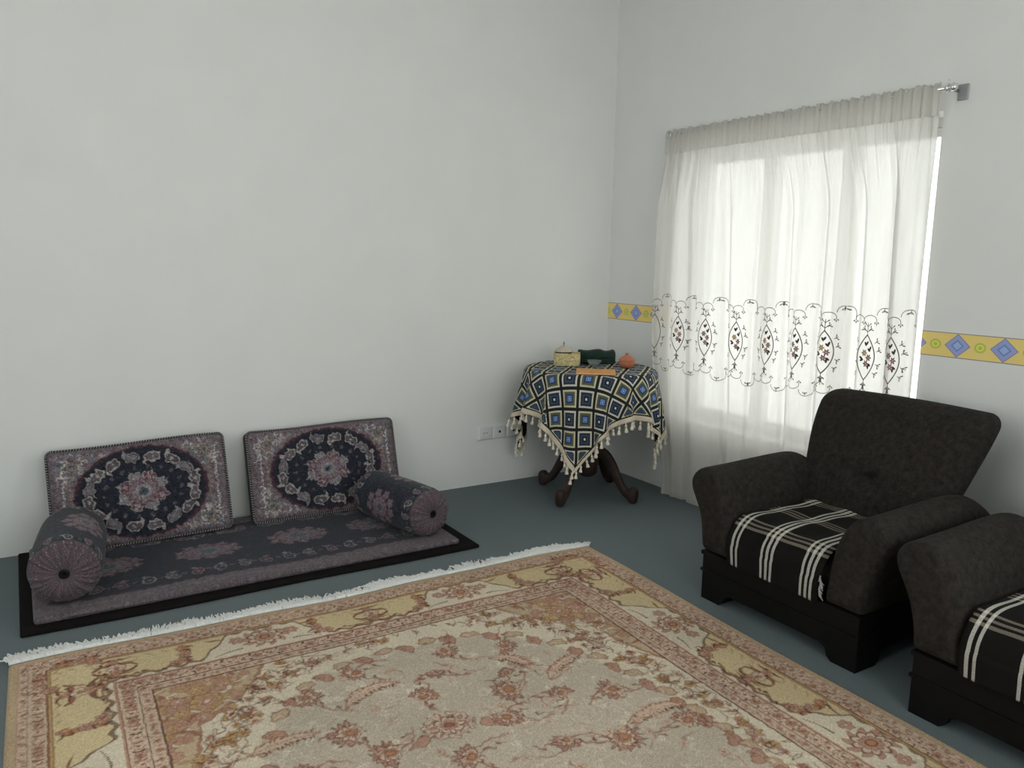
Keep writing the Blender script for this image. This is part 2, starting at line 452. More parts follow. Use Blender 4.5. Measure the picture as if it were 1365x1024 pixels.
# ------------------------------------------------------------------ 2-D pattern painter for woven goods (dye colours only)
class Canvas:
    def __init__(s, w, h, res, col):
        s.w, s.h, s.res = w, h, res
        s.nx, s.ny = int(round(w/res))+1, int(round(h/res))+1
        s.xs = np.linspace(0, w, s.nx); s.ys = np.linspace(0, h, s.ny)
        s.img = np.zeros((s.ny, s.nx, 3)); s.img[:] = col
        s.X, s.Y = np.meshgrid(s.xs, s.ys)
    def mask(s, m, col, a=1.0):
        m = (np.clip(m, 0, 1)*a)[..., None]
        s.img = s.img*(1-m)+np.array(col)*m
    def win(s, x0, x1, y0, y1):
        i0 = max(0, int((x0)/s.res)-1); i1 = min(s.nx, int(x1/s.res)+3)
        j0 = max(0, int((y0)/s.res)-1); j1 = min(s.ny, int(y1/s.res)+3)
        if i1 <= i0 or j1 <= j0: return None
        return (slice(j0, j1), slice(i0, i1))
    def put(s, sl, m, col, a=1.0):
        m = (np.clip(m, 0, 1)*a)[..., None]
        s.img[sl] = s.img[sl]*(1-m)+np.array(col)*m
    def chain(s, pts, rad, col, out=None, ow=.003, a=1.0):
        pts = np.asarray(pts); rad = np.broadcast_to(np.asarray(rad, float), (len(pts),))
        p = rad.max()+ow+s.res
        sl = s.win(pts[:, 0].min()-p, pts[:, 0].max()+p, pts[:, 1].min()-p, pts[:, 1].max()+p)
        if sl is None: return
        X, Y = s.X[sl], s.Y[sl]
        d = np.full(X.shape, 9.0)
        for (x, y), r in zip(pts, rad):
            d = np.minimum(d, np.hypot(X-x, Y-y)-r)
        if out is not None: s.put(sl, .5-(d-ow)/s.res, out, a)
        s.put(sl, .5-d/s.res, col, a)
    def arc(s, x, y, ang, L, bend, rad, col, n=12, **kw):
        t = np.linspace(0, 1, n); th = ang+bend*t
        px = x+np.concatenate([[0], np.cumsum(np.cos(th[:-1]))])*L/(n-1)
        py = y+np.concatenate([[0], np.cumsum(np.sin(th[:-1]))])*L/(n-1)
        r = np.interp(t, np.linspace(0, 1, len(rad)), rad) if hasattr(rad, '__len__') else rad
        s.chain(np.stack([px, py], 1), r, col, **kw)
        return px[-1], py[-1]
    def flower(s, x, y, R, n, cp, co, cc, rot=0, ow=.1, deep=.3, ax=1.0, mid=None):
        sl = s.win(x-R*1.15*max(1, ax), x+R*1.15*max(1, ax), y-R*1.15, y+R*1.15)
        if sl is None: return
        X, Y = (s.X[sl]-x)/ax, s.Y[sl]-y
        r = np.hypot(X, Y); th = np.arctan2(Y, X)+rot
        rb = R*(1-deep+deep*np.abs(np.cos(n*th/2)))
        e = s.res
        s.put(sl, .5-(r-rb)/e, co)
        s.put(sl, .5-(r-rb+ow*R)/e, cp)
        # petal divisions
        s.put(sl, (np.abs(np.sin(n*th/2)) > .975)*(r < rb)*(r > .35*R), co, .7)
        if mid is not None:
            s.put(sl, .5-(r-.62*rb)/e, co, .8); s.put(sl, .5-(r-.55*rb)/e, mid)
        s.put(sl, .5-(r-.30*R)/e, co); s.put(sl, .5-(r-.22*R)/e, cc)
    def paisley(s, x, y, L, ang, cf, co, ci, flip=1):
        t = np.linspace(0, 1, 12)
        th = ang+flip*2.3*t**1.6
        px = x+np.concatenate([[0], np.cumsum(np.cos(th[:-1]))])*L/11
        py = y+np.concatenate([[0], np.cumsum(np.sin(th[:-1]))])*L/11
        r = L*np.interp(t, [0, .25, .6, 1], [.30, .34, .17, .04])
        s.chain(np.stack([px, py], 1), r, cf, out=co, ow=L*.07)
        s.chain(np.stack([px[:6], py[:6]], 1), r[:6]*.55, ci, out=co, ow=L*.04)
        s.chain(np.array([[px[2], py[2]]]), L*.09, cf)
    def sample(s, u, v):
        i = np.clip(u/s.res, 0, s.nx-1.001); j = np.clip(v/s.res, 0, s.ny-1.001)
        i0 = i.astype(int); j0 = j.astype(int); a = (i-i0)[..., None]; b = (j-j0)[..., None]
        I = s.img
        return (I[j0, i0]*(1-a)*(1-b)+I[j0, i0+1]*a*(1-b)+I[j0+1, i0]*(1-a)*b+I[j0+1, i0+1]*a*b)

def weave_warp(u, v, amp, seed=3):
    r = np.random.default_rng(seed)
    du = np.zeros_like(u); dv = np.zeros_like(v)
    for k in range(14):
        w = r.uniform(70, 330); a, b = r.uniform(0, 6.3), r.uniform(0, 6.3)
        du += np.sin(w*(u*math.cos(a)+v*math.sin(a))+b)*(150/w)**.6
        a, b = r.uniform(0, 6.3), r.uniform(0, 6.3)
        dv += np.sin(w*(u*math.cos(a)+v*math.sin(a))+b)*(150/w)**.6
    return u+amp*du/2.6, v+amp*dv/2.6

# ================================================================== THE ROOM
HZ = 3.35
struct('floor', *box(-5.2, 0.0, -6.2, 0.0, -.12, 0), M['carpet'])
struct('ceiling', *box(-5.2, 0.0, -6.2, 0.0, HZ, HZ+.12), M['ceiling'])
struct('wall_back', *box(-5.45, .25, 0, .25, -.12, HZ+.12), M['wall'])

def wall_with_holes(along, lo, hi, d0, d1, holes):
    """wall slab along axis 'along' from lo to hi, thickness d0..d1, rectangular holes (a0,a1,z0,z1)"""
    parts, cur = [], lo
    def b(a0, a1, z0, z1):
        return box(d0, d1, a0, a1, z0, z1) if along == 'y' else box(a0, a1, d0, d1, z0, z1)
    for a0, a1, z0, z1 in sorted(holes):
        parts.append(b(cur, a0, -.12, HZ+.12))
        parts.append(b(a0, a1, -.12, z0)); parts.append(b(a0, a1, z1, HZ+.12)); cur = a1
    parts.append(b(cur, hi, -.12, HZ+.12))
    return join(parts)

W1 = (-2.335, -.680, .475, 2.185)      # y0,y1,z0,z1 of the curtained window
W2 = (-5.85, -3.85, .65, 2.40)
W4 = (-4.00, -2.00, .80, 2.50)      # y0,y1,z0,z1 of an opening added in the left wall for fill light
W3 = (-4.05, -1.75, .80, 2.70)        # x0,x1,z0,z1 in the wall behind the camera
struct('wall_right', *wall_with_holes('y', -6.45, 0, 0, .25, [W1, W2]), M['wall'])
struct('wall_left', *wall_with_holes('y', -6.45, 0, -5.45, -5.2, [W4]), M['wall'])
struct('wall_front', *wall_with_holes('x', -5.2, 0, -6.45, -6.2, [W3]), M['wall'])

def window(name, along, a0, a1, z0, z1, d, nsash, label):
    w = bpy.data.objects.new(name, None); COL.objects.link(w); w['kind'] = 'structure'
    ca, cz = (a0+a1)/2, (z0+z1)/2
    w.location = (d, ca, z0) if along == 'y' else (ca, d, z0)
    def b(p0, p1, q0, q1, t0, t1):
        return box(d+t0, d+t1, p0, p1, q0, q1) if along == 'y' else box(p0, p1, d+t0, d+t1, q0, q1)
    f = .045
    mesh_obj('window_frame', *join([b(a0, a0+f, z0, z1, -.035, .035), b(a1-f, a1, z0, z1, -.035, .035),
             b(a0+f, a1-f, z0, z0+f, -.035, .035), b(a0+f, a1-f, z1-f, z1, -.035, .035)]), M['upvc'], w, smooth=False)
    wd = (a1-a0-2*f)/nsash
    for k in range(nsash):
        s0, s1 = a0+f+k*wd+.004, a0+f+(k+1)*wd-.004
        q0, q1, g = z0+f+.004, z1-f-.004, .040
        sash = mesh_obj('sash', *join([b(s0, s0+g, q0, q1, -.045, .02), b(s1-g, s1, q0, q1, -.045, .02),
               b(s0+g, s1-g, q0, q0+g, -.045, .02), b(s0+g, s1-g, q1-g, q1, -.045, .02)]), M['upvc'], w, smooth=False)
        mesh_obj('pane', *b(s0+g-.005, s1-g+.005, q0+g-.005, q1-g+.005, -.012, -.006), M['glass'], sash, smooth=False)
    return w

w1 = window('window_1', 'y', W1[0], W1[1], W1[2], W1[3], .195, 3, '')
mesh_obj('window_sill', *box(-.015, .155, W1[0]+.002, W1[1]-.002, W1[2], W1[2]+.022), M['sill'], w1, smooth=False)
window('window_2', 'y', W2[0], W2[1], W2[2], W2[3], .14, 2, '')
window('window_4', 'y', W4[0], W4[1], W4[2], W4[3], -5.33, 2, '')  # unseen window, added to go with the left fill light
window('window_3', 'x', W3[0], W3[1], W3[2], W3[3], -6.33, 3, '')

# wallpaper border printed with blue diamonds: left and right of the window
def border(name, ya, yb, phase):
    z0, z1, x = 1.0875, 1.2005, -.0015
    n = 2
    V = [(x, ya, z0), (x, yb, z0), (x, yb, z1), (x, ya, z1), (0, ya, z0), (0, yb, z0), (0, yb, z1), (0, ya, z1)]
    F = [(0, 3, 2, 1), (0, 1, 5, 4), (3, 7, 6, 2), (0, 4, 7, 3), (1, 2, 6, 5)]
    per = .202
    uv = [((-v[1]+phase)/per, (v[2]-z0)/(z1-z0)) for v in V]
    o = mesh_obj(name, V, F, M['border'], smooth=False, uvs=uv)
    o['kind'] = 'structure'; o['label'] = 'yellow wallpaper border strip with blue diamonds'
    return o
border('trim_1', 0, -.68, 0.0)
border('trim_2', -2.335, -6.2, 0.02)

# wall sockets on the back wall
so = thing('wall_socket', 'white three-gang wall socket strip low on the back wall', 'socket', (-.898, 0, .305))
V, F = rbox((.166, .006, .048), .005, (4, 1, 4), 2)
mesh_obj('cover_frame', V+np.array([-.898, -.006, .353]), F, M['socket'], so)
for k, x in enumerate((-1.006, -.898, -.790)):
    V, F = rbox((.047, .004, .041), .0035, (4, 1, 4), 2)
    g = mesh_obj('insert', V+np.array([x, -.0135, .353]), F, M['socket'], so)
    if k == 0:
        v, f = lathe([(.0, -.002), (.019, -.002), (.0215, .004), (.024, .004), (.025, .0)], 28, cap=False)
        mesh_obj('socket_ring', [(x+p[0], -.0175-p[2], .353+p[1]) for p in v], f, M['socket'], g)
        for dx in (-.0095, .0095):
            v, f = lathe([(.0032, 0), (.0032, .003)], 10)
            mesh_obj('pin_hole', [(x+dx+p[0], -.0172-p[2], .353+p[1]) for p in v], f, M['socket_dark'], g)
    else:
        v, f = lathe([(.0085, 0), (.0085, .003), (.006, .004), (.003, .002)], 18)
        mesh_obj('aerial_hole', [(x+p[0], -.0172-p[2], .353+p[1]) for p in v], f, M['socket_dark'], g)

# ================================================================== CARPET RUG
def rug_canvas(W, L):
    K = 1.08
    c = lambda r, g, b: np.array(lin((r, g, b), K))
    TAN, PINK, GOLD, YEL = c(176, 154, 126), c(196, 172, 152), c(176, 146, 104), c(196, 177, 140)
    CREAM, FIELD, RUST, DK = c(202, 190, 169), c(180, 167, 150), c(146, 100, 82), c(92, 62, 54)
    PALE, ROSE, SPAN, BR = c(208, 198, 180), c(174, 136, 118), c(178, 156, 130), c(126, 92, 76)
    CORE = c(172, 124, 92)
    cv = Canvas(W, L, .0036, FIELD)
    X, Y = cv.X, cv.Y
    uc, vc = W/2, L/2
    e = np.minimum(np.minimum(X, W-X), np.minimum(Y, L-Y))
    horiz = np.minimum(Y, L-Y) <= np.minimum(X, W-X)
    s = np.where(horiz, X, Y)
    dx, dy = np.abs(X-uc), np.abs(Y-vc)
    ang = np.arctan2(dy/1.31, dx/.735)
    scal = .035*np.abs(np.sin(ang*22))
    f1 = ((dx/.735)**2.75+(dy/1.31)**2.75)**(1/2.75)
    f2 = ((dx/.95)**2.4+(dy/1.55)**2.4)**(1/2.4)
    sc2 = .05*np.abs(np.sin(ang*9))
    inner = e > .43
    AA = .006
    # spandrels / cream zone / oval field
    cv.mask(inner*1.0, SPAN)
    cv.mask(inner*smoothstep(1.0+AA*2, 1.0-AA, f2+sc2-.02), CREAM)
    cv.mask(inner*(np.abs(f2+sc2-1.02) < .007), RUST, .8)
    cv.mask(inner*smoothstep(1.0+AA*2, 1.0-AA, f1+scal), FIELD)
    # soft mottling of the wool
    nz = np.zeros_like(X)
    for k in range(26):
        fx, fy, ph = rng.normal(0, 9), rng.normal(0, 9), rng.uniform(0, 6.3)
        nz += np.sin(fx*X+fy*Y+ph)
    nz /= 5.1
    # field: pale ghost scrolls
    for k in range(1000):
        x, y = rng.uniform(.45, W-.45), rng.uniform(.5, L-.5)
        if ((abs(x-uc)/.71)**2.75+(abs(y-vc)/1.28)**2.75) > 1: continue
        a0 = rng.uniform(0, 6.3)
        cv.arc(x, y, a0, rng.uniform(.06, .16), rng.choice([-1, 1])*rng.uniform(1.2, 4.2), [.0045, .0025], PALE, n=14, a=.5)
        if rng.random() < .3:
            cv.flower(x, y, rng.uniform(.010, .018), 5, PALE*.97, FIELD*1.04, FIELD, deep=.3)
    # spandrel filling: arabesques
    for sx in (-1, 1):
        for sy in (-1, 1):
            P = lambda a, b: (uc+sx*(uc-.43-a), vc+sy*(vc-.43-b))
            for k in range(330):
                a, b = rng.uniform(0.01, .45), rng.uniform(.01, .50)
                x, y = P(a, b)
                ff = ((abs(x-uc)/.95)**2.4+(abs(y-vc)/1.55)**2.4)**(1/2.4)
                if ff < 1.02: continue
                if rng.random() < .72:
                    cv.arc(x, y, rng.uniform(0, 6.3), rng.uniform(.05, .12), rng.choice([-1, 1])*rng.uniform(1.5, 4.5), [.004, .007, .003], [ROSE, CREAM, GOLD, RUST][rng.integers(4)], n=14, out=BR, ow=.0022, a=.9)
                else:
                    cv.flower(x, y, rng.uniform(.018, .034), 6, ROSE, BR, GOLD, rot=rng.uniform(0, 3))
            x, y = P(.15, .16)
            cv.flower(x, y, .060, 9, GOLD, BR, PINK, mid=ROSE, deep=.3)
            for k in range(7):
                a = k*2*PI/7
                cv.flower(x+.095*math.cos(a), y+.095*math.sin(a), .028, 6, GOLD if k % 2 else ROSE, BR, PINK)
    # cream zone: little rosettes with forked leaves
    for k in range(5200):
        x, y = rng.uniform(.45, W-.45), rng.uniform(.45, L-.45)
        a_, b_ = abs(x-uc), abs(y-vc)
        g1 = ((a_/.735)**2.75+(b_/1.31)**2.75)**(1/2.75); g2 = ((a_/.95)**2.4+(b_/1.55)**2.4)**(1/2.4)
        if not (g1 > 1.045 and g2 < .975): continue
        if rng.random() < .40:
            cv.flower(x, y, rng.uniform(.014, .026), 6, [ROSE, PINK, GOLD][k % 3], DK, CORE, rot=rng.uniform(0, 3))
        for q in range(2):
            cv.arc(x, y, rng.uniform(0, 6.3), rng.uniform(.025, .055), rng.uniform(-2, 2), [.0035, .002], [BR, RUST, DK][rng.integers(3)], n=8)
    # bean leaves along the oval
    for t in np.linspace(0, 2*PI, 92, endpoint=False):
        ct, st = math.cos(t), math.sin(t)
        rr = 1/((abs(ct)/.735)**2.75+(abs(st)/1.31)**2.75)**(1/2.75)
        x, y = uc+rr*ct*.985, vc+rr*st*.985
        k = int(round(t/(2*PI)*92))
        cv.arc(x, y, t+PI/2+(.5 if k % 2 else -.5), .055, 1.2, [.013, .022, .007], ROSE*.97 if k % 2 else SPAN, out=BR, ow=.0045, n=8)
        cv.arc(x, y, t+PI/2+(.5 if k % 2 else -.5), .034, 2.4, [.004, .007, .002], PINK, out=RUST, ow=.002, n=8)
        if k % 2: cv.flower(x-ct*.012, y-st*.012, .017, 5, ROSE, DK, CORE)
    # ---- main flowers of the field, at their places
    def palmette(x, y, R, a):
        for q in np.linspace(-1.5, 1.5, 9):
            cv.arc(x, y, a+q, R*1.12, .3*q, [.006, .012, .002], ROSE, out=DK, ow=.003, n=7)
        cv.flower(x, y, R*.78, 9, PINK, DK, ROSE, rot=a, mid=ROSE*.9, deep=.35)
        cv.chain([[x, y]], R*.22, CORE, out=DK, ow=.003)
    def saz(x, y, Ln, a, b):
        cv.arc(x, y, a, Ln, b, [.004, .024, .026, .016, .003], PINK*.96, out=RUST, ow=.004, n=18)
        cv.arc(x, y, a, Ln*.95, b, .003, BR, n=18)
        t = np.linspace(0, 1, 13); th = a+b*t
        px = x+np.concatenate([[0], np.cumsum(np.cos(th[:-1]))])*Ln/12; py = y+np.concatenate([[0], np.cumsum(np.sin(th[:-1]))])*Ln/12
        for k in range(2, 12):
            nx, ny = -math.sin(th[k]), math.cos(th[k])
            for q in (-1, 1):
                cv.arc(px[k]+q*nx*.018, py[k]+q*ny*.018, math.atan2(q*ny, q*nx)-q*.4, .016, 0, [.0045, .001], DK if q > 0 else RUST, n=5)
    def vine(x, y, a, Ln, b):
        ex, ey = cv.arc(x, y, a, Ln, b, [.004, .0045, .003], RUST, n=20, out=None)
        for q in (.3, .6):
            cv.arc(x+(ex-x)*q, y+(ey-y)*q, a+b*q+1.0, .04, -1.2, [.006, .002], BR, n=6)
    wl = [(-2.459, -2.381, 'C'), (-2.177, -2.289, .060), (-2.463, -2.186, .045), (-2.267, -2.432, .048), (-2.682, -2.427, .055),
          (-2.754, -2.271, .062), (-2.47, -2.563, .05), (-2.619, -1.921, .050), (-2.264, -1.93, .045), (-2.042, -2.009, .045),
          (-1.905, -2.204, 'R'), (-1.848, -2.467, .055), (-2.002, -2.709, .065), (-2.028, -2.398, .040), (-2.949, -2.204, 'L'),
          (-2.826, -2.004, .050), (-1.75, -2.74, .05), (-2.17, -2.635, .042), (-2.60, -2.07, 'S'), (-2.05, -2.12, 'S2'), (-1.80, -2.62, 'R2'), (-2.95, -2.40, .045), (-2.36, -2.06, .03), (-2.13, -2.19, .03)]
    for sy in (1, -1):
        for x, y, k in wl:
            u, v = x+3.70, -y-1.27
            if sy < 0:
                v = L-v
            if k == 'C':
                for q in range(11):
                    a = q*2*PI/11
                    cv.flower(u+.062*math.cos(a), v+.046*math.sin(a), .032, 6, PINK, DK, ROSE, rot=q)
                cv.flower(u, v, .052, 8, PINK*1.08, DK, RUST, mid=ROSE)
                for q in (-.105, .12): cv.arc(u+q, v+abs(q)*.35, .6*q/abs(q)+(0 if q > 0 else PI), .06, .6, [.02, .016, .004], ROSE, out=DK, n=8)
            elif k == 'R': saz(u-.10, v+.10*sy, .22, -.9*sy, .9*sy)
            elif k == 'R2': saz(u-.12, v+.05*sy, .24, -.5*sy, 1.0*sy)
            elif k == 'L': saz(u-.11, v+.03*sy, .22, -.3*sy, .5*sy)
            elif k == 'S': saz(u-.12, v+.06*sy, .24, -.9*sy, 1.2*sy)
            elif k == 'S2': saz(u-.08, v-.05*sy, .18, .2*sy, 1.6*sy)
            else:
                a = rng.uniform(0, 6.3)
                vine(u, v, a, rng.uniform(.12, .24), rng.choice([-1, 1])*rng.uniform(.8, 2.2))
                vine(u, v, a+2.4, rng.uniform(.10, .20), rng.choice([-1, 1])*rng.uniform(.8, 2.2))
                palmette(u, v, k, rng.uniform(0, 6.3))
    # light vines elsewhere
    for k in range(280):
        x, y = rng.uniform(.5, W-.5), rng.uniform(.55, L-.55)
        if ((abs(x-uc)/.68)**2.75+(abs(y-vc)/1.25)**2.75) > 1: continue
        cv.arc(x, y, rng.uniform(0, 6.3), rng.uniform(.05, .11), rng.uniform(-2.5, 2.5), [.003, .004, .002], ROSE*.95 if k % 3 else RUST, n=12, a=.8)
        if k % 3 == 0:
            cv.flower(x, y, .017, 5, PINK, BR, CORE)
    # ---- borders
    out1 = (e <= .43)
    cv.mask((e <= .43)*1.0, PINK*.92)
    cv.mask((e > .315)*(e <= .385), PINK*.97)
    cv.mask((e > .385)*(e <= .43), PINK*.90)
    mb = (e > .130)*(e <= .315)
    q = (e-.130)/.185
    rosH = [.86, W-.86]; rosV = [.92, L/2, L-.92]
    dH = np.min([np.abs(X-r) for r in rosH], axis=0); dV = np.min([np.abs(Y-r) for r in rosV], axis=0)
    d = np.where(horiz, dH, dV)
    g = .90*smoothstep(.10, .27, d)+.05*np.sin(2*PI*d/.075)
    cv.mask(mb*1.0, CREAM)
    cv.mask(mb*smoothstep(.02, -.02, q-g), YEL)
    cv.mask(mb*(np.abs(q-g) < .045), DK, .75)
    cv.mask((e > .118)*(e < .131), GOLD*.95)
    cv.mask((np.abs(e-.117) < .0028), BR)
    cv.mask((np.abs(e-.131) < .002), BR, .8)
    cv.mask((np.abs(e-.319) < .005), ROSE)
    cv.mask((np.abs(e-.3255) < .0022), BR)
    cv.mask((np.abs(e-.386) < .0030), DK, .9)
    cv.mask((np.abs(e-.430) < .0032), DK, .9)
    cv.mask(e < .032, TAN); cv.mask((np.abs(e-.034) < .002), ROSE); cv.mask((np.abs(e-.062) < .0016), BR, .6)
    def side(k, sv, qv):
        return [(sv, qv), (W-qv, sv), (sv, L-qv), (qv, sv)][k]
    for k in range(4):
        Ls = W if k in (0, 2) else L
        th0 = 0 if k in (0, 2) else PI/2
        # outer guard
        for sv in np.arange(.06, Ls-.05, .046):
            x, y = side(k, sv, .090)
            cv.flower(x, y, .0175, 5, ROSE if int(sv*100) % 2 else PINK*1.08, BR, RUST, rot=sv*9)
            for w in (-1, 1):
                x, y = side(k, sv+.023, .090+w*.012)
                cv.arc(x, y, th0+w, .018, 1.5*w, [.004, .0015], [RUST, BR, DK][int(sv*77) % 3], n=5)
            x, y = side(k, sv+.01, .048); cv.flower(x, y, .009, 4, ROSE*.9, RUST, PINK)
        # inner guard
        for sv in np.arange(.35, Ls-.34, .050):
            x, y = side(k, sv, .355)
            cv.flower(x, y, .021, 6, ROSE if int(sv*20) % 2 else PINK*1.1, DK, RUST, rot=sv*7)
            for w in (-1, 1):
                x, y = side(k, sv+.025, .355+w*.014)
                cv.arc(x, y, th0+1.1*w, .020, 1.2*w, [.005, .0015], [RUST, BR, DK][int(sv*91) % 3], n=5)
            for w in (0, .025):
                x, y = side(k, sv+w, .408); cv.flower(x, y, .0115, 4, PINK*1.05 if w else ROSE*.95, BR, RUST)
        for sv in np.arange(.05, Ls-.05, .0085):
            for qv, hh in ((.090, .020), (.048, .010), (.355, .024), (.408, .014)):
                if qv > .3 and not .36 < sv < Ls-.36: continue
                x, y = side(k, sv+rng.uniform(-.004, .004), qv+rng.uniform(-hh, hh))
                cv.arc(x, y, rng.uniform(0, 6.3), .009, 1.0, [.0030, .0014], [RUST, BR, DK, PINK*1.15][rng.integers(4)], n=3, a=.85)
        # cartouches
        ros = rosH if k in (0, 2) else rosV
        for r in ros:
            x, y = side(k, r, .215)
            for qv in range(10):
                a = qv*2*PI/10
                cv.arc(x+.05*math.cos(a), y+.035*math.sin(a), a, .045, 1.0, [.008, .012, .003], ROSE, out=BR, ow=.0025, n=7)
            cv.flower(x, y, .062, 9, PINK, DK, CORE, mid=ROSE, deep=.28, ax=1.15)
            for w in (-1, 1):
                x, y = side(k, r+w*.105, .20); cv.flower(x, y, .030, 6, ROSE, BR, PINK)
                x, y = side(k, r+w*.10, .275); cv.arc(x, y, th0+(0 if w > 0 else PI), .10, .5*w, [.005, .003], DK, n=10)
                x, y = side(k, r+w*.15, .165); cv.arc(x, y, th0+(0 if w > 0 else PI), .07, -.6*w, [.004, .006, .002], BR, n=10)
        cents = [(ros[i]+ros[i+1])/2 for i in range(len(ros)-1)]+[.33, Ls-.33]
        for cc in cents:
            # knot between two yellow lobes, dark leaf chain at its foot
            for qv, rr_ in ((.155, .016), (.180, .024), (.215, .034), (.250, .026), (.280, .020)):
                x, y = side(k, cc+rng.uniform(-.006, .006), qv)
                cv.flower(x, y, rr_, 6, ROSE if rr_ < .03 else PINK, DK, CORE, rot=qv*40)
            for w in (-1, 1):
                for qv, ln in ((.150, .045), (.185, .060), (.262, .055), (.285, .07)):
                    cv.arc(*side(k, cc+w*.016, qv), th0+(0 if w > 0 else PI)+.3*w, ln, -.9*w, [.006, .004, .002], DK if qv < .2 else BR, n=9)
                for q5 in range(5):
                    cv.flower(*side(k, cc+w*(.232+.010*math.sin(q5*2.1)), .150+.030*q5), .017+.006*(q5 % 2), 5, [ROSE, CORE, PINK][q5 % 3], DK, RUST, rot=q5)
                    cv.arc(*side(k, cc+w*(.250+.010*math.sin(q5*3)), .155+.030*q5), th0+q5, .030, 1.5*w, [.005, .002], DK, n=6)
            for w in (-1, 1):
                cv.arc(*side(k, cc+w*.03, .19), th0+(0 if w > 0 else PI), .05, 1.2*w, [.007, .003], RUST, out=DK, ow=.002, n=8)
                cv.arc(*side(k, cc+w*.03, .25), th0+(0 if w > 0 else PI), .05, -1.2*w, [.007, .003], BR, out=DK, ow=.002, n=8)
                cv.flower(*side(k, cc+w*.20, .27), .026, 5, ROSE, DK, CORE)
                cv.flower(*side(k, cc+w*.235, .22), .022, 5, ROSE, DK, CORE)
                cv.flower(*side(k, cc+w*.225, .165), .018, 5, CORE, BR, PINK)
            for sv in np.arange(-.20, .21, .022):
                cv.arc(*side(k, cc+sv, .287+.012*math.sin(sv*60)), th0+.9*math.sin(sv*140), .018, 1.0, [.006, .002], [DK, BR, RUST][int(abs(sv)*500) % 3], n=5)
            for sv in np.arange(-.19, .2, .05):
                cv.arc(*side(k, cc+sv, .15), th0+.4, .03, 1.0, [.004, .002], RUST, n=5, a=.7)
    cv.img *= (1+.05*nz)[..., None]
    cv.img *= rng.uniform(.93, 1.07, cv.img.shape[:2])[..., None]
    return cv

RW, RL = 2.59, 3.70
RUGC = [np.array(p) for p in ((-3.700, -1.255), (-1.112, -1.292), (-1.262, -4.985), (-3.775, -4.955))]   # back-left, back-right, front-right, front-left
def rug_map(u, v):
    a, b = u/RW, v/RL
    P = (RUGC[0][None]*((1-a)*(1-b))[:, None]+RUGC[1][None]*(a*(1-b))[:, None]
         + RUGC[2][None]*(a*b)[:, None]+RUGC[3][None]*((1-a)*b)[:, None])
    P[:, 1] += (.010*np.sin(a*9+.6)+.006*np.sin(a*23))*np.exp(-v/.35)
    P[:, 0] += .006*np.sin(v*4.1)*a
    return P
rug = thing('rug', 'large beige Persian rug with floral borders and white fringe on the grey carpet', 'rug', (-2.4, -3.1, 0))
cv = rug_canvas(RW, RL)
us = np.arange(0, RW+.001, .0036); vs = np.concatenate([np.arange(0, 2.60, .0036), np.arange(2.60, RL+.004, .012)])
U, Vv = np.meshgrid(us, np.minimum(vs, RL)); U = U.ravel(); Vv = Vv.ravel()
P = rug_map(U, Vv)
e = np.minimum(np.minimum(U, RW-U), np.minimum(Vv, RL-Vv))
z = .0125*np.sqrt(np.clip(e/.010, 0, 1))+.0005+.0015*np.sin(U*5)*np.sin(Vv*4+1)*np.clip(e/.2, 0, 1)
mesh_obj('pile', np.column_stack([P, z]), grid_faces(len(vs), len(us))[:, ::-1], M['rug'], rug, colors=cv.sample(*weave_warp(U, Vv, .0011+.0022*smoothstep(.43, .50, e)))*(1+.10*rng.normal(0, 1, len(U)).clip(-2, 2))[:, None])
# fringe at the far end: cotton tufts combed outwards, in clumps
fv, ff = [], []
uu = 0.004
clump = 0
while uu < RW-.004:
    a0 = rng.normal(0, .16)+.35*math.sin(uu*9.0)+.25*math.sin(uu*31)
    ln = .082+.014*math.sin(uu*14)+rng.normal(0, .010)
    if abs(math.sin(uu*3.3+.4)) < .05: ln *= .55
    p0 = rug_map(np.array([uu]), np.array([.006]))[0]
    nseg = 6; w = .0044
    ang = PI/2+a0
    pts = []
    x, y = p0; zz = .007
    for q in range(nseg+1):
        t = q/nseg
        pts.append((x, y, max(.0025, .0095*(1-t)**.6+.002+rng.uniform(0, .010)*(t > .1))))
        x += math.cos(ang)*ln/nseg; y += math.sin(ang)*ln/nseg
        ang += rng.normal(0, .09)
    o = len(fv)
    for q, (x, y, zz) in enumerate(pts):
        ww = w*(1-.55*q/nseg)
        fv += [(x-ww, y, zz), (x, y, zz+.0045), (x+ww, y, zz)]
    for q in range(nseg):
        for c in (0, 1):
            ff.append((o+q*3+c, o+q*3+c+1, o+q*3+c+4, o+q*3+c+3))
    uu += rng.uniform(.0014, .0026)
fr = mesh_obj('fringe', fv, ff, M['fringe'], rug)
fr['kind'] = 'stuff'

# ================================================================== FLOOR SEATING: mattress, cushions, bolsters
KT = .86
def C3(r, g, b): return np.array(lin((r, g, b), KT))
MAUVE, NAVY, LIGHT, WINE, TEAL, SAND, GREYL, DARK = C3(118, 107, 114), C3(50, 54, 66), C3(182, 177, 177), C3(106, 72, 82), C3(74, 98, 108), C3(150, 134, 116), C3(136, 130, 136), C3(30, 30, 38)

def speckle(cv, cond, cols, n, rmin, rmax):
    for k in range(n):
        x, y = rng.uniform(0, cv.w), rng.uniform(0, cv.h)
        if not cond(x, y): continue
        cv.chain([[x, y]], rng.uniform(rmin, rmax), cols[rng.integers(len(cols))], a=.75)

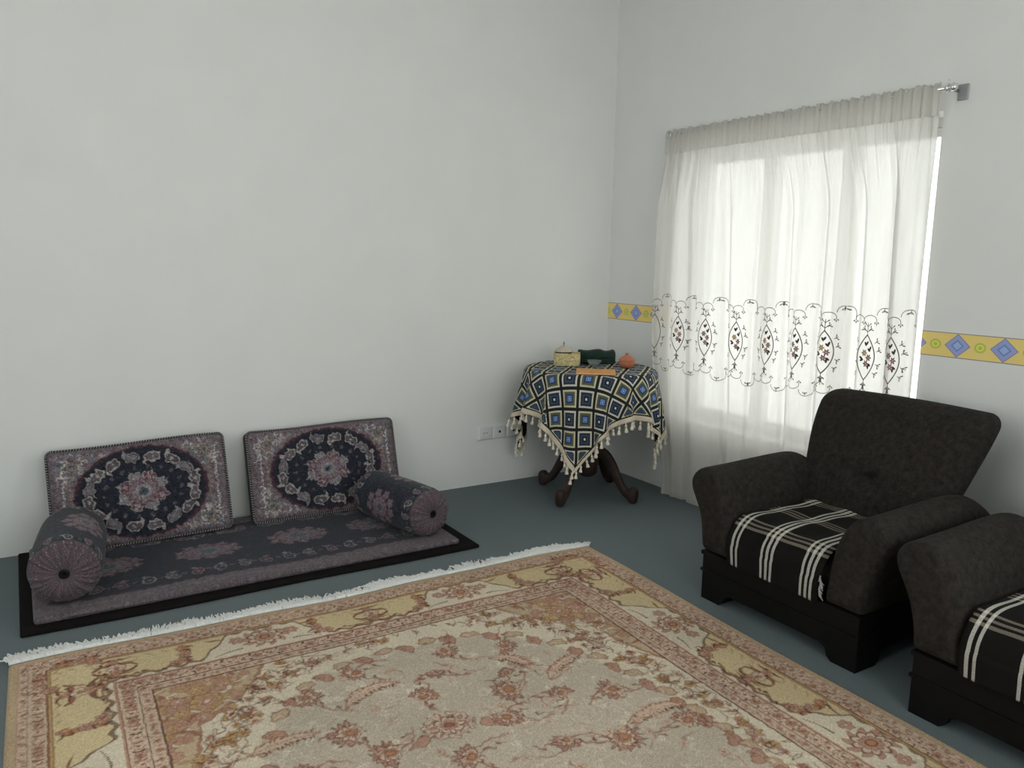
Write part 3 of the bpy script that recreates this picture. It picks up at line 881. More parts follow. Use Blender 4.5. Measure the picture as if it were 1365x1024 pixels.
def medallion(cv, x, y, a, b):
    """lobed rosette: wine and pink outer lobes, pale radiating centre, teal eye"""
    for k in range(8):
        t = (k+.5)*2*PI/8
        cv.flower(x+a*.78*math.cos(t), y+b*.78*math.sin(t), b*.36, 5, WINE if k % 2 else GREYL*.8, LIGHT*.85, GREYL, ax=1.1)
        cv.arc(x+a*1.0*math.cos(t), y+b*1.0*math.sin(t), t, b*.25, .8, [.004, .0015], LIGHT*.8, n=5)
    cv.flower(x, y, b*.74, 12, MAUVE*1.15, WINE, TEAL, ax=a/b, mid=GREYL*1.05, deep=.18)
    for k in range(26):
        t = k*2*PI/26
        cv.arc(x+a*.2*math.cos(t), y+b*.2*math.sin(t), math.atan2(b*math.sin(t), a*math.cos(t)), b*.34, 0, .0016, LIGHT, n=5, a=.8)
    cv.flower(x, y, b*.20, 8, TEAL, DARK, DARK, ax=1.2)

def cushion_canvas(w, h):
    cv = Canvas(w, h, .0026, MAUVE*.95)
    x0, y0 = w/2, h/2
    A, B = w*.362, h*.44
    ins = lambda x, y, k=1.0: ((x-x0)/(A*k))**2+((y-y0)/(B*k))**2 < 1
    speckle(cv, lambda x, y: True, [MAUVE*.7, WINE*.8, GREYL*.8, MAUVE*1.15], 1500, .003, .008)
    # corner ornaments and the woven frame of pale hooks
    for sx in (-1, 1):
        for sy in (-1, 1):
            for k in range(150):
                a, b = rng.uniform(.05, .30)*w, rng.uniform(.06, .34)*h
                x, y = x0+sx*(w/2-a), y0+sy*(h/2-b)
                if ins(x, y, 1.10): continue
                cv.arc(x, y, rng.uniform(0, 6.3), rng.uniform(.015, .035), rng.uniform(-4, 4), [.003, .0016], [LIGHT*1.25, SAND*1.1, GREYL*1.2, LIGHT*1.1, TEAL*1.1][rng.integers(5)], n=7)
            cv.flower(x0+sx*(w/2-.105), y0+sy*(h/2-.085), .028, 7, SAND, DARK, TEAL, mid=GREYL)
    for yy in np.arange(.08, h-.07, .024):
        for sx in (-1, 1):
            cv.arc(x0+sx*(w/2-.060), yy, .4, .018, 2.5, [.004, .002], LIGHT*1.25, n=6)
            cv.arc(x0+sx*(w/2-.090), yy+.01, -.6, .014, -2.5, [.003, .002], SAND, n=6)
    for xx in np.arange(.08, w-.07, .030):
        for sy in (-1, 1):
            cv.arc(xx, y0+sy*(h/2-.045), .4, .016, 2.5, [.0035, .002], SAND if sy < 0 else GREYL, n=6)
    # dark oval
    X, Y = cv.X, cv.Y
    th = np.arctan2((Y-y0)/B, (X-x0)/A)
    f = np.sqrt(((X-x0)/A)**2+((Y-y0)/B)**2)*(1+.02*np.abs(np.sin(th*16)))
    cv.mask(smoothstep(1.06, 1.045, f), WINE*.55); cv.mask(smoothstep(1.02, 1.0, f), NAVY*.72)
    speckle(cv, lambda x, y: ins(x, y, .97), [NAVY*1.5, DARK*.7, NAVY*1.2, TEAL*.45, WINE*.5], 1300, .002, .006)
    for k in range(16):
        t = (k+.5)*2*PI/16
        x, y = x0+A*.83*math.cos(t), y0+B*.79*math.sin(t)
        tang = math.atan2(B*math.cos(t), -A*math.sin(t))
        cv.paisley(x-.024*math.cos(tang), y-.024*math.sin(tang),   .078, tang, [LIGHT*.8, GREYL, LIGHT*.75][k % 3], DARK*.6, [MAUVE*.8, GREYL*.75, MAUVE*.6][k % 3], 1 if k % 2 else -1)
    for k in range(18):
        t = k*2*PI/18
        cv.flower(x0+A*.60*math.cos(t), y0+B*.56*math.sin(t), .011, 5, MAUVE*.8, DARK, TEAL*.6)
    medallion(cv, x0, y0, w*.135, h*.185)
    cv.img *= rng.uniform(.8, 1.2, cv.img.shape[:2])[..., None]
    return cv

# --- mattress
mat_t = thing('floor_mattress', 'long flat navy paisley floor mattress with black border against the back wall', 'mattress', (-2.63, -.52, 0))
def base_slab():
    V, F = rbox((1.025, .498, .009), .008, (60, 30, 1), 2)
    V = V.copy()
    V[:, 1] += .006*np.sin(V[:, 0]*5+1)*(V[:, 1] < 0)
    V = V+np.array([-2.638, -.522, .0095])
    return V, F
mesh_obj('black_border', *base_slab(), M['black_cloth'], mat_t)
PX0, PX1, PY0, PY1 = -3.615, -1.700, -.965, -.060
pw, ph = PX1-PX0, PY1-PY0
cm = Canvas(pw, ph, .0040, MAUVE*.72)
speckle(cm, lambda x, y: True, [MAUVE*.6, GREYL*.6, GREYL*.75, MAUVE*.9], 4500, .003, .008)
th = .5+.5*np.abs(np.sin(cm.X*PI/.105))
fld = np.minimum(np.minimum(cm.X, pw-cm.X)-.07, np.minimum(cm.Y, ph-cm.Y)-.105-.018*th)
cm.mask(smoothstep(-.012, -.009, fld), WINE*.55); cm.mask(smoothstep(-.002, .002, fld), NAVY*.72)
speckle(cm, lambda x, y: .09 < x < pw-.09 and .14 < y < ph-.14, [NAVY*1.15, DARK, NAVY*.9, TEAL*.45], 3500, .002, .007)
for k, xx in enumerate(np.arange(.13, pw-.1, .105)):
    for yy, sg in ((.185, 1), (ph-.185, -1)):
        cm.paisley(xx, yy, .084, (1.2 if k % 2 else 1.9)*sg, [GREYL*.9, GREYL*.8, MAUVE*1.0][k % 3], DARK*.7, [NAVY, MAUVE*.6, WINE*.7][k % 3], 1 if k % 2 else -1)
        cm.flower(xx+.052, yy+sg*.02, .014, 5, MAUVE*.7, DARK, TEAL*.6)
for xx in np.arange(.05, pw, .03):
    for yy in (.055, ph-.055): cm.arc(xx, yy, .4, .018, 2.0, [.004, .002], [SAND*.7, GREYL*.8, WINE][int(xx*99) % 3], n=5)
for xm in (.30, .75, 1.20, 1.62):
    for k in range(10):
        t = (k+.5)*2*PI/10
        cm.flower(xm+.125*math.cos(t), ph*.5+.085*math.sin(t), .034, 5, MAUVE*.9, WINE*.8, GREYL, ax=1.1)
    cm.flower(xm, ph*.5, .085, 14, MAUVE*1.0, WINE*.7, TEAL*.8, ax=1.5, mid=GREYL*.75, deep=.15)
    cm.flower(xm, ph*.5, .034, 8, TEAL*.85, GREYL*.6, TEAL, ax=1.5)
cm.img *= rng.uniform(.8, 1.2, cm.img.shape[:2])[..., None]
V, F = rbox((pw/2, ph/2, .015), .0145, (420, 200, 1), 3)
Vp = V.copy()
Vp[:, 2] += .004*np.sin(V[:, 0]*7)*np.sin(V[:, 1]*6+.5)*(V[:, 2] > 0)
mesh_obj('quilted_pad', Vp+np.array([(PX0+PX1)/2, (PY0+PY1)/2, .0335]), F, M['termeh'], mat_t, colors=cm.sample(*weave_warp(V[:, 0]+pw/2, V[:, 1]+ph/2, .0040, 6))*rng.lognormal(0, .28, len(V))[:, None])
PADZ = .0525

# --- back cushions leaning on the wall
def cushion(cx, w, label, roll):
    h, T = .505, .10
    lean = math.atan2(.150, .495)
    cv = cushion_canvas(w, h)
    V, F = rbox((w/2, T/2, h/2), .030, (int(w/.0042), 6, int(h/.0042)), 4)
    col = cv.sample(*weave_warp(V[:, 0]+w/2, V[:, 2]+h/2, .0035, 5))*rng.lognormal(0, .28, len(V))[:, None]
    t = np.clip(-V[:, 1]/(T/2), -1, 1)
    rim = t < .80
    side = MAUVE*.62*np.ones((len(V), 3))*rng.uniform(.75, 1.25, len(V))[:, None]
    dk = np.abs(V[:, 0]) > w/2-.025
    side[dk] = DARK*.45
    col[rim] = side[rim]
    Vd = V.copy()
    # stuffed: faces belly out, outline sags a little
    puff = (1-(V[:, 0]/(w/2))**4)*(1-(V[:, 2]/(h/2))**4)
    Vd[:, 1] += np.sign(V[:, 1])*.016*puff*(np.abs(V[:, 1]) > .02)*(V[:, 1] < 0)
    Vd[:, 2] += .006*np.sin(V[:, 0]*6)*(V[:, 2] > 0)
    # piping loop at the front edge
    loop = []
    r = .030
    for cxn, czn, a0 in ((1, 1, 0), (-1, 1, PI/2), (-1, -1, PI), (1, -1, 1.5*PI)):
        for q in range(7):
            a = a0+q*PI/12
            loop.append((cxn*(w/2-r)+r*.96*math.cos(a), -T/2+.010, czn*(h/2-r)+r*.96*math.sin(a)))
    dense = []
    L2 = loop+[loop[0]]
    for p, q in zip(L2[:-1], L2[1:]):
        n = max(1, int(math.dist(p, q)/.012))
        for k in range(n): dense.append(tuple(p[i]+(q[i]-p[i])*k/n for i in range(3)))
    dense = [(x, y, z+.006*math.sin(x*6)*(z > 0)) for x, y, z in dense]
    pv, pf = tube(dense, .0048, 8, closed=True)
    puv = [(i//8*.95, (i % 8)/8) for i in range(len(pv))]
    zb = PADZ-.006
    def place(P):
        P = np.asarray(P, float)
        x, y, z = P[:, 0], P[:, 1]+T/2, P[:, 2]+h/2          # front-bottom edge at origin
        ca, sa = math.cos(lean), math.sin(lean)
        yy = y*ca+z*sa; zz = z*ca-y*sa
        # after leaning, y grows towards the wall
        xx = x*math.cos(roll)-z*math.sin(roll); zz = zz+x*math.sin(roll)
        return np.column_stack([cx+xx, -.262+yy, zb+zz+.030*sa+abs(math.sin(roll))*w/2])
    o = thing('back_cushion', label, 'cushion', (cx, -.2, zb), 'paisley back cushions leaning on the wall')
    c = mesh_obj('cover', place(Vd), F, M['termeh'], o, colors=col)
    mesh_obj('piping', place(pv), pf, M['piping'], o, uvs=puv)
    return o
def cushion_fix(): pass
cushion(-3.100, .83, 'paisley back cushion with dark oval medallion, nearer the left edge, behind the left bolster', .010)
cushion(-2.145, .86, 'paisley back cushion with dark oval medallion, nearer the round table, beside the right bolster', -.004)

# --- bolsters
def bolster(p_front, p_back, R, label):
    p0, p1 = np.array(p_front), np.array(p_back)
    ax = p1-p0; Ln = np.linalg.norm(ax); ax /= Ln
    side = np.array([ax[1], -ax[0], 0]); up = np.array([0, 0, 1.0])
    circ = 2*PI*R
    cv = Canvas(circ, Ln, .0035, NAVY*.80)
    speckle(cv, lambda x, y: True, [NAVY*1.25, DARK, NAVY*.9, MAUVE*.45, TEAL*.45], 2600, .002, .007)
    cv.mask((np.minimum(cv.Y, Ln-cv.Y) < .035)*1.0, MAUVE*.85); cv.mask((np.abs(np.minimum(cv.Y, Ln-cv.Y)-.037) < .004)*1.0, WINE*.7)
    for k in range(11):
        x = (k+.5)*circ/11
        for y, sg in ((.068, 1), (Ln-.068, -1)):
            cv.paisley(x, y, .050, 1.3*sg, GREYL if k % 2 else LIGHT*.75, DARK*.6, [NAVY, WINE][k % 2], 1 if k % 2 else -1)
            cv.flower(x+.038, y, .012, 5, TEAL*.7, DARK, MAUVE)
    for k in range(3):
        x = (k+.5)*circ/3
        for q in range(9):
            t = q*2*PI/9
            cv.flower(x+.072*math.cos(t), Ln*.5+.095*math.sin(t), .028, 5, MAUVE*1.05, WINE, GREYL*.9)
        cv.flower(x, Ln*.5, .070, 12, MAUVE*1.15, WINE, TEAL, ax=.85, mid=GREYL*.85, deep=.15)
    cv.img *= rng.uniform(.8, 1.2, cv.img.shape[:2])[..., None]
    # profile: (axial, radius) from the front dimple to the back dimple
    prof = [(.030, .004), (.014, .016), (.002, .036), (-.005, .060), (-.006, R*.62), (.002, R*.76), (.016, R*.88), (.040, R*.96), (.080, R)]
    prof = [(a, b) for a, b in prof]
    fine = []
    for (a, b), (c, d) in zip(prof[:-1], prof[1:]):
        for q in range(5): fine.append((a+(c-a)*q/5, b+(d-b)*q/5))
    nb = 110
    body = [(.080+(Ln-.160)*q/nb, R*(1+.025*math.sin(PI*q/nb))) for q in range(nb+1)]
    full = fine+body+[(Ln-a, b) for a, b in fine[::-1]]
    n = 192
    a = np.linspace(0, 2*PI, n, endpoint=False)
    A_ = np.array([p[0] for p in full])[:, None]; R_ = np.array([p[1] for p in full])[:, None]
    # gathered ends: radial pleats that die out on the body
    endw = np.clip(1-np.minimum(A_, Ln-A_)/.075, 0, 1)
    pl = (np.abs(np.sin(a*12+.9*np.sin(a*5)+.5*np.sin(a*3+1)))**.7)[None]
    Rr = R_*(1-.03*endw*pl); Aa = A_+np.where(A_ < Ln/2, 1, -1)*  .012*endw*pl*np.clip(R_/R, 0, 1)
    sag = np.where(np.sin(a) < -.8, .97, 1.0)[None]
    P = p0+Aa[..., None]*ax+(Rr*np.cos(a)[None])[..., None]*side+(Rr*np.sin(a)[None]*sag)[..., None]*up
    # colours
    col = cv.sample(np.broadcast_to((a/(2*PI)*circ)[None], Aa.shape), np.broadcast_to(A_, Aa.shape))
    col = col*rng.lognormal(0, .25, Aa.shape)[..., None]
    cap = np.clip((endw-.35)/.1, 0, 1)
    rr = R_/R
    capc = (MAUVE*.68)[None, None]*(.75+.3*(1-pl))[..., None]*np.ones(Aa.shape)[..., None]  # shade painted in: pleat valleys darker, ridges lighter
    fl = (np.sin(a*52)[None]*np.sin(rr*46) > .45)[..., None]
    capc = np.where(fl, capc*1.75, capc)*rng.lognormal(0, .22, Aa.shape)[..., None]  # woven flecks, brightened as painted highlights on the gathers
    fl2 = (np.sin(a*34+1)[None]*np.sin(rr*33+1) > .62)[..., None]
    capc = np.where(fl2, WINE*.9, capc)
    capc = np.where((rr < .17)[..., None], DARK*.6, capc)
    col = col*(1-cap[..., None])+capc*cap[..., None]
    o = tag(mesh_obj('bolster', P.reshape(-1, 3), grid_faces(len(full), n, True), M['termeh'], colors=col.reshape(-1, 3)), label, 'bolster', 'round bolsters on the floor mattress')
    return o
bolster((-3.497, -.905, PADZ+.136), (-3.425, -.330, PADZ+.136), .140, 'round paisley bolster with gathered end at the left end of the mattress')
bolster((-1.820, -.905, PADZ+.126), (-1.955, -.330, PADZ+.126), .130, 'round paisley bolster with gathered end at the right end of the mattress')

# ================================================================== CURTAIN
SL = 2.05                                   # cloth length along the rod (folded into 1.75 m)
KS = np.array([0, .14, .26, .495, .73, .965, 1.20, 1.435, 1.67, 1.905, SL])
KY = np.array([-.600, -.715, -.82, -1.045, -1.30, -1.52, -1.715, -1.87, -2.115, -2.245, -2.338])
s_f = np.linspace(0, SL, 800)
y_f = np.interp(s_f, KS, KY)
ker = np.hanning(61); ker /= ker.sum()
y_f = np.convolve(np.pad(y_f, 30, mode='reflect', reflect_type='odd'), ker, 'valid')
PLEATS = [(.33, .010, .03), (.385, -.010, .02), (.60, .013, .03), (.655, -.013, .04), (.83, .009, -.02), (1.06, .014, .035), (1.095, -.014, .05), (1.31, .012, .02), (1.355, -.012, .03), (1.535, .016, .03), (1.60, -.016, .02), (1.775, .016, .01), (1.835, -.016, .015), (1.985, .010, .0)]
ZT = 2.292
def cur(s, z):
    s = np.asarray(s, float); z = np.asarray(z, float)
    s, z = np.broadcast_arrays(s, z)
    ym = np.interp(s, s_f, y_f)
    yt = -.625-1.735*s/SL
    w = smoothstep(1.75, 2.24, z)
    low = smoothstep(1.1, .05, z)
    y = ym*(1-w)+yt*w
    y = y-.16*low*np.clip(1-s/.45, 0, 1)
    y = y+.020*np.sin(s*7+z*1.1)*low+.012*np.sin(z*2.3+s*5)*(1-w)*np.clip(s/.2, 0, 1)*np.clip((SL-s)/.1, 0, 1)
    comp = np.clip(1-np.abs(np.gradient(y_f, s_f)), 0, .5)
    A = .007+.050*np.interp(s, s_f, comp)
    ph = 2*PI*(s-.26)/.235
    x = -A*np.cos(ph+.35*np.sin(z*1.7+s*3))*(1-.8*w)
    x = x-.005*np.cos(2*ph+1.3+1.1*np.sin(s*4)+z*.5)*(1-w)*(.4+.6*np.sin(s*6+1)**2)
    x = x+w*(.009*np.sin(2*PI*s/.052+1.7*np.sin(s*9))+.005*np.sin(2*PI*s/.031+2*np.sin(s*13)))
    x = x+.004*np.sin(z*9+s*30)*low
    for k, (s0, am, sl) in enumerate(PLEATS):
        x = x+am*np.tanh((s-s0-sl*(1.2-z))/.0045)*(1-w)
    return np.stack([-.083+x, y, z], -1)

curtain = thing('sheer_curtain', 'white sheer curtain with embroidered medallion band hanging over the window', 'curtain', (-.08, -1.48, 0))
ns, nzv = 720, 90
S_, Z_ = np.meshgrid(np.linspace(0, SL, ns), np.linspace(.012, 2.160, nzv))
Pc = cur(S_, Z_)
mesh_obj('sheer_cloth', Pc.reshape(-1, 3), grid_faces(nzv, ns), M['sheer'], curtain)
# rod pocket: cloth doubled round the rod and gathered
S_, T_ = np.meshgrid(np.linspace(0, SL, ns), np.linspace(0, 1, 26))
path = np.array([(-.0150, 2.150), (-.0155, 2.20), (-.0150, 2.250), (-.0125, 2.275), (-.004, 2.288), (.004, 2.288), (.0125, 2.275), (.0150, 2.250), (.0155, 2.20), (.0150, 2.150)])
zz = np.interp(T_, np.linspace(0, 1, 10), path[:, 1]); xo = np.interp(T_, np.linspace(0, 1, 10), path[:, 0])
Ph = cur(S_, 2.26+0*zz)
frill = np.clip((zz-2.262)/.02, 0, 1)
Ph[..., 2] = zz+frill*(.005*np.sin(S_*75+3*np.sin(S_*8))+.004*np.sin(S_*190))
Ph[..., 0] = -.083+xo+.45*(Ph[..., 0]+.083)*np.sign(-xo)
mesh_obj('rod_pocket', Ph.reshape(-1, 3), grid_faces(26, ns), M['sheer_hem'], curtain)
# bottom hem, doubled
S_, Z_ = np.meshgrid(np.linspace(0, SL, 400), np.linspace(.010, .075, 4))
Pb = cur(S_, Z_); Pb[..., 0] -= .0025
mesh_obj('bottom_hem', Pb.reshape(-1, 3), grid_faces(4, 400), M['sheer_hem'], curtain)

class Stitch:
    """thread ribbons and small satin-stitch leaves laid on the curtain cloth"""
    def __init__(s): s.v, s.f = [], []
    def line(s, pts, w=.0022):
        pts = np.asarray(pts, float)
        if len(pts) < 2: return
        t = np.gradient(pts, axis=0); t /= np.maximum(np.linalg.norm(t, axis=1, keepdims=True), 1e-9)
        n = np.stack([-t[:, 1], t[:, 0]], 1)*w
        o = len(s.v)
        for p, q in zip(pts, n):
            s.v += [(p[0]-q[0], p[1]-q[1]), (p[0]+q[0], p[1]+q[1])]
        for k in range(len(pts)-1): s.f.append((o+2*k, o+2*k+1, o+2*k+3, o+2*k+2))
    def blob(s, x, y, a, b, ang=0, n=8):
        o = len(s.v)
        for k in range(n):
            t = 2*PI*k/n; u, v = a*math.cos(t), b*math.sin(t)
            s.v.append((x+u*math.cos(ang)-v*math.sin(ang), y+u*math.sin(ang)+v*math.cos(ang)))
        s.f.append(tuple(range(o, o+n)))
    def sprig(s, x, y, ang, L):
        c, d = math.cos(ang), math.sin(ang)
        s.line([(x, y), (x+c*L*.5, y+d*L*.5), (x+c*L, y+d*L)], .0018)
        for q in (-.9, .9):
            s.line([(x+c*L*.45, y+d*L*.45), (x+c*L*.45+math.cos(ang+q)*L*.55, y+d*L*.45+math.sin(ang+q)*L*.55)], .0018)
            s.blob(x+c*L*.45+math.cos(ang+q)*L*.6, y+d*L*.45+math.sin(ang+q)*L*.6, .006, .0032, ang+q)
    def build(s, name, mat, parent, dx=-.0022):
        if not s.v: return None
        A = np.array(s.v); sc, zc = np.clip(A[:, 0], .002, SL-.002), A[:, 1]
        e = .002
        P = cur(sc, zc); tu = cur(sc+e, zc)-cur(sc-e, zc); tv = cur(sc, zc+e)-cur(sc, zc-e)
        n = np.cross(tu, tv); n /= np.linalg.norm(n, axis=1, keepdims=True)
        n *= np.sign(-n[:, :1]+1e-9)
        return mesh_obj(name, P+n*abs(dx), s.f, mat, parent, smooth=False)

def scroll(z0, sg):
    st = Stitch()
    per = .078
    k = 0
    s0 = .004
    while s0 < SL-.08:
        big = (k % 3 == 1)
        h = .036 if big else .022
        zb = z0+(.022 if big else 0)*sg
        t = np.linspace(0, PI, 10)
        st.line(np.stack([s0+per*.5*(1-np.cos(t)), zb+sg*h*np.sin(t)], 1), .0017)
        st.line([(s0+per, zb), (s0+per, z0-sg*.012)], .0018)
        for q in (-1, 0, 1): st.blob(s0+per+q*.009, z0-sg*(.014+.006*(q == 0)), .0055, .0036, PI/2+q*.7)
        if big:
            st.sprig(s0+per*.5, zb+sg*(h-.002), -sg*PI/2, .020)
        s0 += per; k += 1
    return st
scroll(1.235, 1).build('embroidered_scroll', M['thread_grey'], curtain)
scroll(.862, -1).build('embroidered_scroll', M['thread_grey'], curtain)
for k in range(-1, 8):
    sc, zc = .26+.235*k, 1.052
    st = Stitch(); hw, hh = .054, .110
    t = np.linspace(0, 1, 15)
    for q in (-1, 1):
        st.line(np.stack([sc+q*hw*np.sin(PI*t)**.9, zc-hh+2*hh*t], 1), .0030)
    for sg in (-1, 1):
        st.sprig(sc, zc+sg*hh, sg*PI/2, .030); st.sprig(sc, zc+sg*(hh+.025), sg*PI/2, .034)
        st.sprig(sc-.012, zc+sg*(hh+.02), sg*PI/2+.9, .022); st.sprig(sc+.012, zc+sg*(hh+.02), sg*PI/2-.9, .022)
        for q in (-1, 1):
            for a, b in ((.056, .030), (.044, .072)):
                st.sprig(sc+q*(a+.006), zc+sg*b, (0 if q > 0 else PI)+q*sg*.5, .024)
    if sc < .06: st.v = [(max(.004, a), b) for a, b in st.v]
    m = st.build('embroidered_medallion', M['thread_grey'], curtain)
    if sc < .06: continue
    f1_, f2_, f3_ = Stitch(), Stitch(), Stitch()
    for fx, fz, S in ((-.010, .022, f1_ if k % 3 != 1 else f2_), (.004, -.030, f2_), (.018, .0, f2_)):
        for q in range(6):
            a = q*PI/3; S.blob(sc+fx+.010*math.cos(a), zc+fz+.010*math.sin(a), .0085, .0045, a)
    for fx, fz, a in ((.004, .070, 1.0), (-.006, .066, 2.1), (.026, .045, 1.3), (.018, .038, 2.4), (-.028, -.004, 2.6), (-.024, -.014, 3.6), (.026, -.034, -.6), (.020, -.044, -1.6)):
        f3_.blob(sc+fx, zc+fz, .012, .006, a)
    f1_.build('gold_blossom', M['thread_gold'], m) if f1_.v else None
    f2_.build('rose_blossom', M['thread_rose'], m)
    f3_.build('leaf_stitching', M['thread_dark'], m)['kind'] = 'stuff'

# curtain rod and its brackets
rod = thing('curtain_rod', 'thin chrome curtain rod with wall brackets above the window', 'curtain rod', (-.085, -1.48, 2.262))
RX, RZ = -.083, 2.262
mesh_obj('rod', *tube([(RX, -.640, RZ), (RX, -1.5, RZ), (RX, -2.408, RZ)], .0085, 12), M['chrome'], rod)
for yb, sg in ((-.668, 1), (-2.395, -1)):
    v, f = rbox((.004, .024, .034), .0035, (2, 3, 3), 2)
    br = mesh_obj('bracket', v+np.array([-.0045, yb-.022*(sg < 0)+.022*(sg > 0), RZ-.012]), f, M['zinc'], rod)
    mesh_obj('arm', *tube([(-.006, yb, RZ-.004), (-.05, yb, RZ-.004), (RX, yb, RZ)], .0075, 10), M['chrome'], br)
    mesh_obj('ring', *tube([(RX+.0145*math.cos(a), yb, RZ+.0145*math.sin(a)) for a in np.linspace(0, 2*PI, 20, endpoint=False)], .0055, 8, closed=True), M['chrome'], br)
    mesh_obj('set_screw', *tube([(RX, yb, RZ+.014), (RX, yb, RZ+.036)], .003, 8), M['chrome'], br)
    v, f = lathe([(.004, 0), (.016, .004), (.019, .014), (.014, .026), (.004, .030)], 18)
    mesh_obj('end_cap', [(RX+p[0], yb-sg*-.010 + sg*p[2], RZ+p[1]) for p in v], f, M['chrome'], br)

# ================================================================== ARMCHAIRS
def catmull(P, n):
    P = np.asarray(P, float); m = len(P); out = []
    for i in range(m):
        p0, p1, p2, p3 = P[i-1], P[i], P[(i+1) % m], P[(i+2) % m]
        for q in range(n):
            t = q/n
            out.append(.5*((2*p1)+(-p0+p2)*t+(2*p0-5*p1+4*p2-p3)*t*t+(-p0+3*p1-3*p2+p3)*t**3))
    return np.array(out)

def arm_mesh(sgn):
    prof = [(.243, .232), (.246, .30), (.252, .38), (.268, .46), (.300, .530), (.345, .578), (.400, .596), (.452, .582), (.487, .548),
            (.490, .508), (.468, .455), (.436, .385), (.411, .310), (.398, .250), (.392, .226), (.37, .222), (.265, .222)]
    P = catmull(prof, 4); c = np.array([.36, .42])
    secs = []
    for a in np.linspace(PI/2, 0, 11): secs.append((-.436+.045*(1-math.sin(a)), .045*(1-math.cos(a)), 0))
    for x in np.linspace(-.345, .10, 12): secs.append((x, 0, 0))
    for t in np.linspace(.08, 1, 12):
        x = .10+.23*t
        secs.append((x, .02*t**4, .62*(1-math.sqrt(max(0, 1-t**2.2)))))
    V = []
    for x, ins, drop in secs:
        d = c-P; L = np.linalg.norm(d, axis=1, keepdims=True)
        Q = P+d/L*ins
        z = Q[:, 1]; hgt = np.clip((z-.222)/.374, 0, 1)
        z = z+.014*float(smoothstep(-.42, .10, np.array(x)))*hgt
        z = z-(z-.225)*drop*hgt
        V.append(np.column_stack([np.full(len(Q), x), sgn*Q[:, 0], z]))
    V = np.array(V); ns_, n_ = V.shape[:2]
    F = [tuple(f) for f in grid_faces(ns_, n_, True)]
    V = V.reshape(-1, 3)
    # end caps: fan to a slightly inflated centre
    V = np.vstack([V, [[-.440, sgn*.360, .42]], [[.335, sgn*.36, .32]]])
    a, b = len(V)-2, len(V)-1
    for k in range(n_):
        k2 = (k+1) % n_
        F.append((a, k2, k)); F.append((b, (ns_-1)*n_+k, (ns_-1)*n_+k2))
    if sgn < 0: F = [tuple(reversed(f)) for f in F]
    return V, F

def armchair(loc, label):
    t = thing('armchair', label, 'armchair', loc, 'charcoal armchairs along the window wall')
    # base boards with bracket feet
    def board(half, along, off, thick):
        o = [(-half, 0), (-half+.105, 0), (-half+.125, .016), (-half+.135, .045), (-half+.165, .058), (half-.165, .058), (half-.135, .045),
             (half-.125, .016), (half-.105, 0), (half, 0), (half, .222), (-half, .222)]
        V, F = [], []
        for d in (off-thick/2, off+thick/2):
            for a, z in o: V.append((d, a, z) if along == 'y' else (a, d, z))
        n = len(o)
        quads = [(0, 1, 2, 3), (0, 3, 4, 11), (11, 4, 5, 10), (10, 5, 6, 9), (6, 7, 8, 9)]
        F += [q for q in quads]+[tuple(n+i for i in reversed(q)) for q in quads]
        for k in range(n): F.append((k, (k+1) % n, n+(k+1) % n, n+k))
        return V, F
    mesh_obj('front_rail', *board(.3925, 'y', -.405, .030), M['black_wood'], t, smooth=False, offset=False)
    mesh_obj('rear_rail', *board(.3925, 'y', .385, .030), M['black_wood'], t, smooth=False, offset=False)
    for sg in (-1, 1):
        mesh_obj('side_rail', *board(.405, 'x', sg*.378, .029), M['black_wood'], t, smooth=False, offset=False)
    for fx in (-1, 1):
        for fy in (-1, 1):
            v, f = rbox((.046, .046, .030), .006, (2, 2, 2), 2)
            mesh_obj('foot', v+np.array([fx*.345-.01, fy*.333, .030]), f, M['black_wood'], t, offset=False)
    for z0, z1 in ((.205, .221), (.128, .140)):
        mesh_obj('moulding', *join([box(-.427, -.419, -.3995, .3995, z0, z1), box(-.42, .395, .3925, .3995, z0, z1), box(-.42, .395, -.3995, -.3925, z0, z1)]), M['black_wood'], t, smooth=False, offset=False)
    mesh_obj('seat_deck', *box(-.39, .37, -.362, .362, .17, .2215), M['black_wood'], t, smooth=False, offset=False)
    for sg in (1, -1):
        mesh_obj('arm', *arm_mesh(sg), M['upholstery'], t, offset=False)
    V, F = rbox((.285, .238, .088), .084, (14, 12, 2), 6)
    V[:, 2] += .012*(1-(V[:, 0]/.285)**2)*(1-(V[:, 1]/.238)**2)*(V[:, 2] > 0)
    mesh_obj('seat_cushion', V+np.array([-.135, 0, .312]), F, M['upholstery'], t, offset=False)
    # backrest: leaning, flaring wider and rolling backwards at the top, one tuft
    H = .285
    V, F = rbox((.080, .405, H), .062, (6, 40, 34), 5)
    tt = (V[:, 2]+H)/(2*H); yy = V[:, 1]/.405
    front = smoothstep(.01, -.05, V[:, 0])
    x = V[:, 0]*(1.0-.12*tt)
    x = x-front*.022*(1-yy**2)*np.sin(PI*np.clip(tt, 0, 1))
    rad = np.hypot(V[:, 1]/.13, (tt-.40)/.10)
    x = x+front*(.026*np.exp(-rad**2*3)+.030*np.exp(-(np.hypot(V[:, 1], (tt-.40)*.57)/.020)**2))
    y = V[:, 1]*(.80+.20*smoothstep(0, .95, tt))
    cx = .155+.165*tt+.085*tt**2.6
    z = .345+tt*.555
    # top edge dips slightly between its corners' crown
    z = z+.010*np.cos(yy*PI/2)*tt
    mesh_obj('backrest', np.column_stack([x+cx, y, z]), F, M['upholstery'], t, offset=False)
    v, f = lathe([(.001, .006), (.008, .004), (.011, 0), (.009, -.004)], 14, cap=False)
    mesh_obj('tuft_button', [(.170-.004-p[2]*1.0+.02, p[0], .566+p[1]) for p in v], f, M['upholstery'], t, offset=False)
    return t
ch1 = armchair((-.620, -2.434, 0), 'charcoal upholstered armchair with plaid seat throw, in front of the curtain')
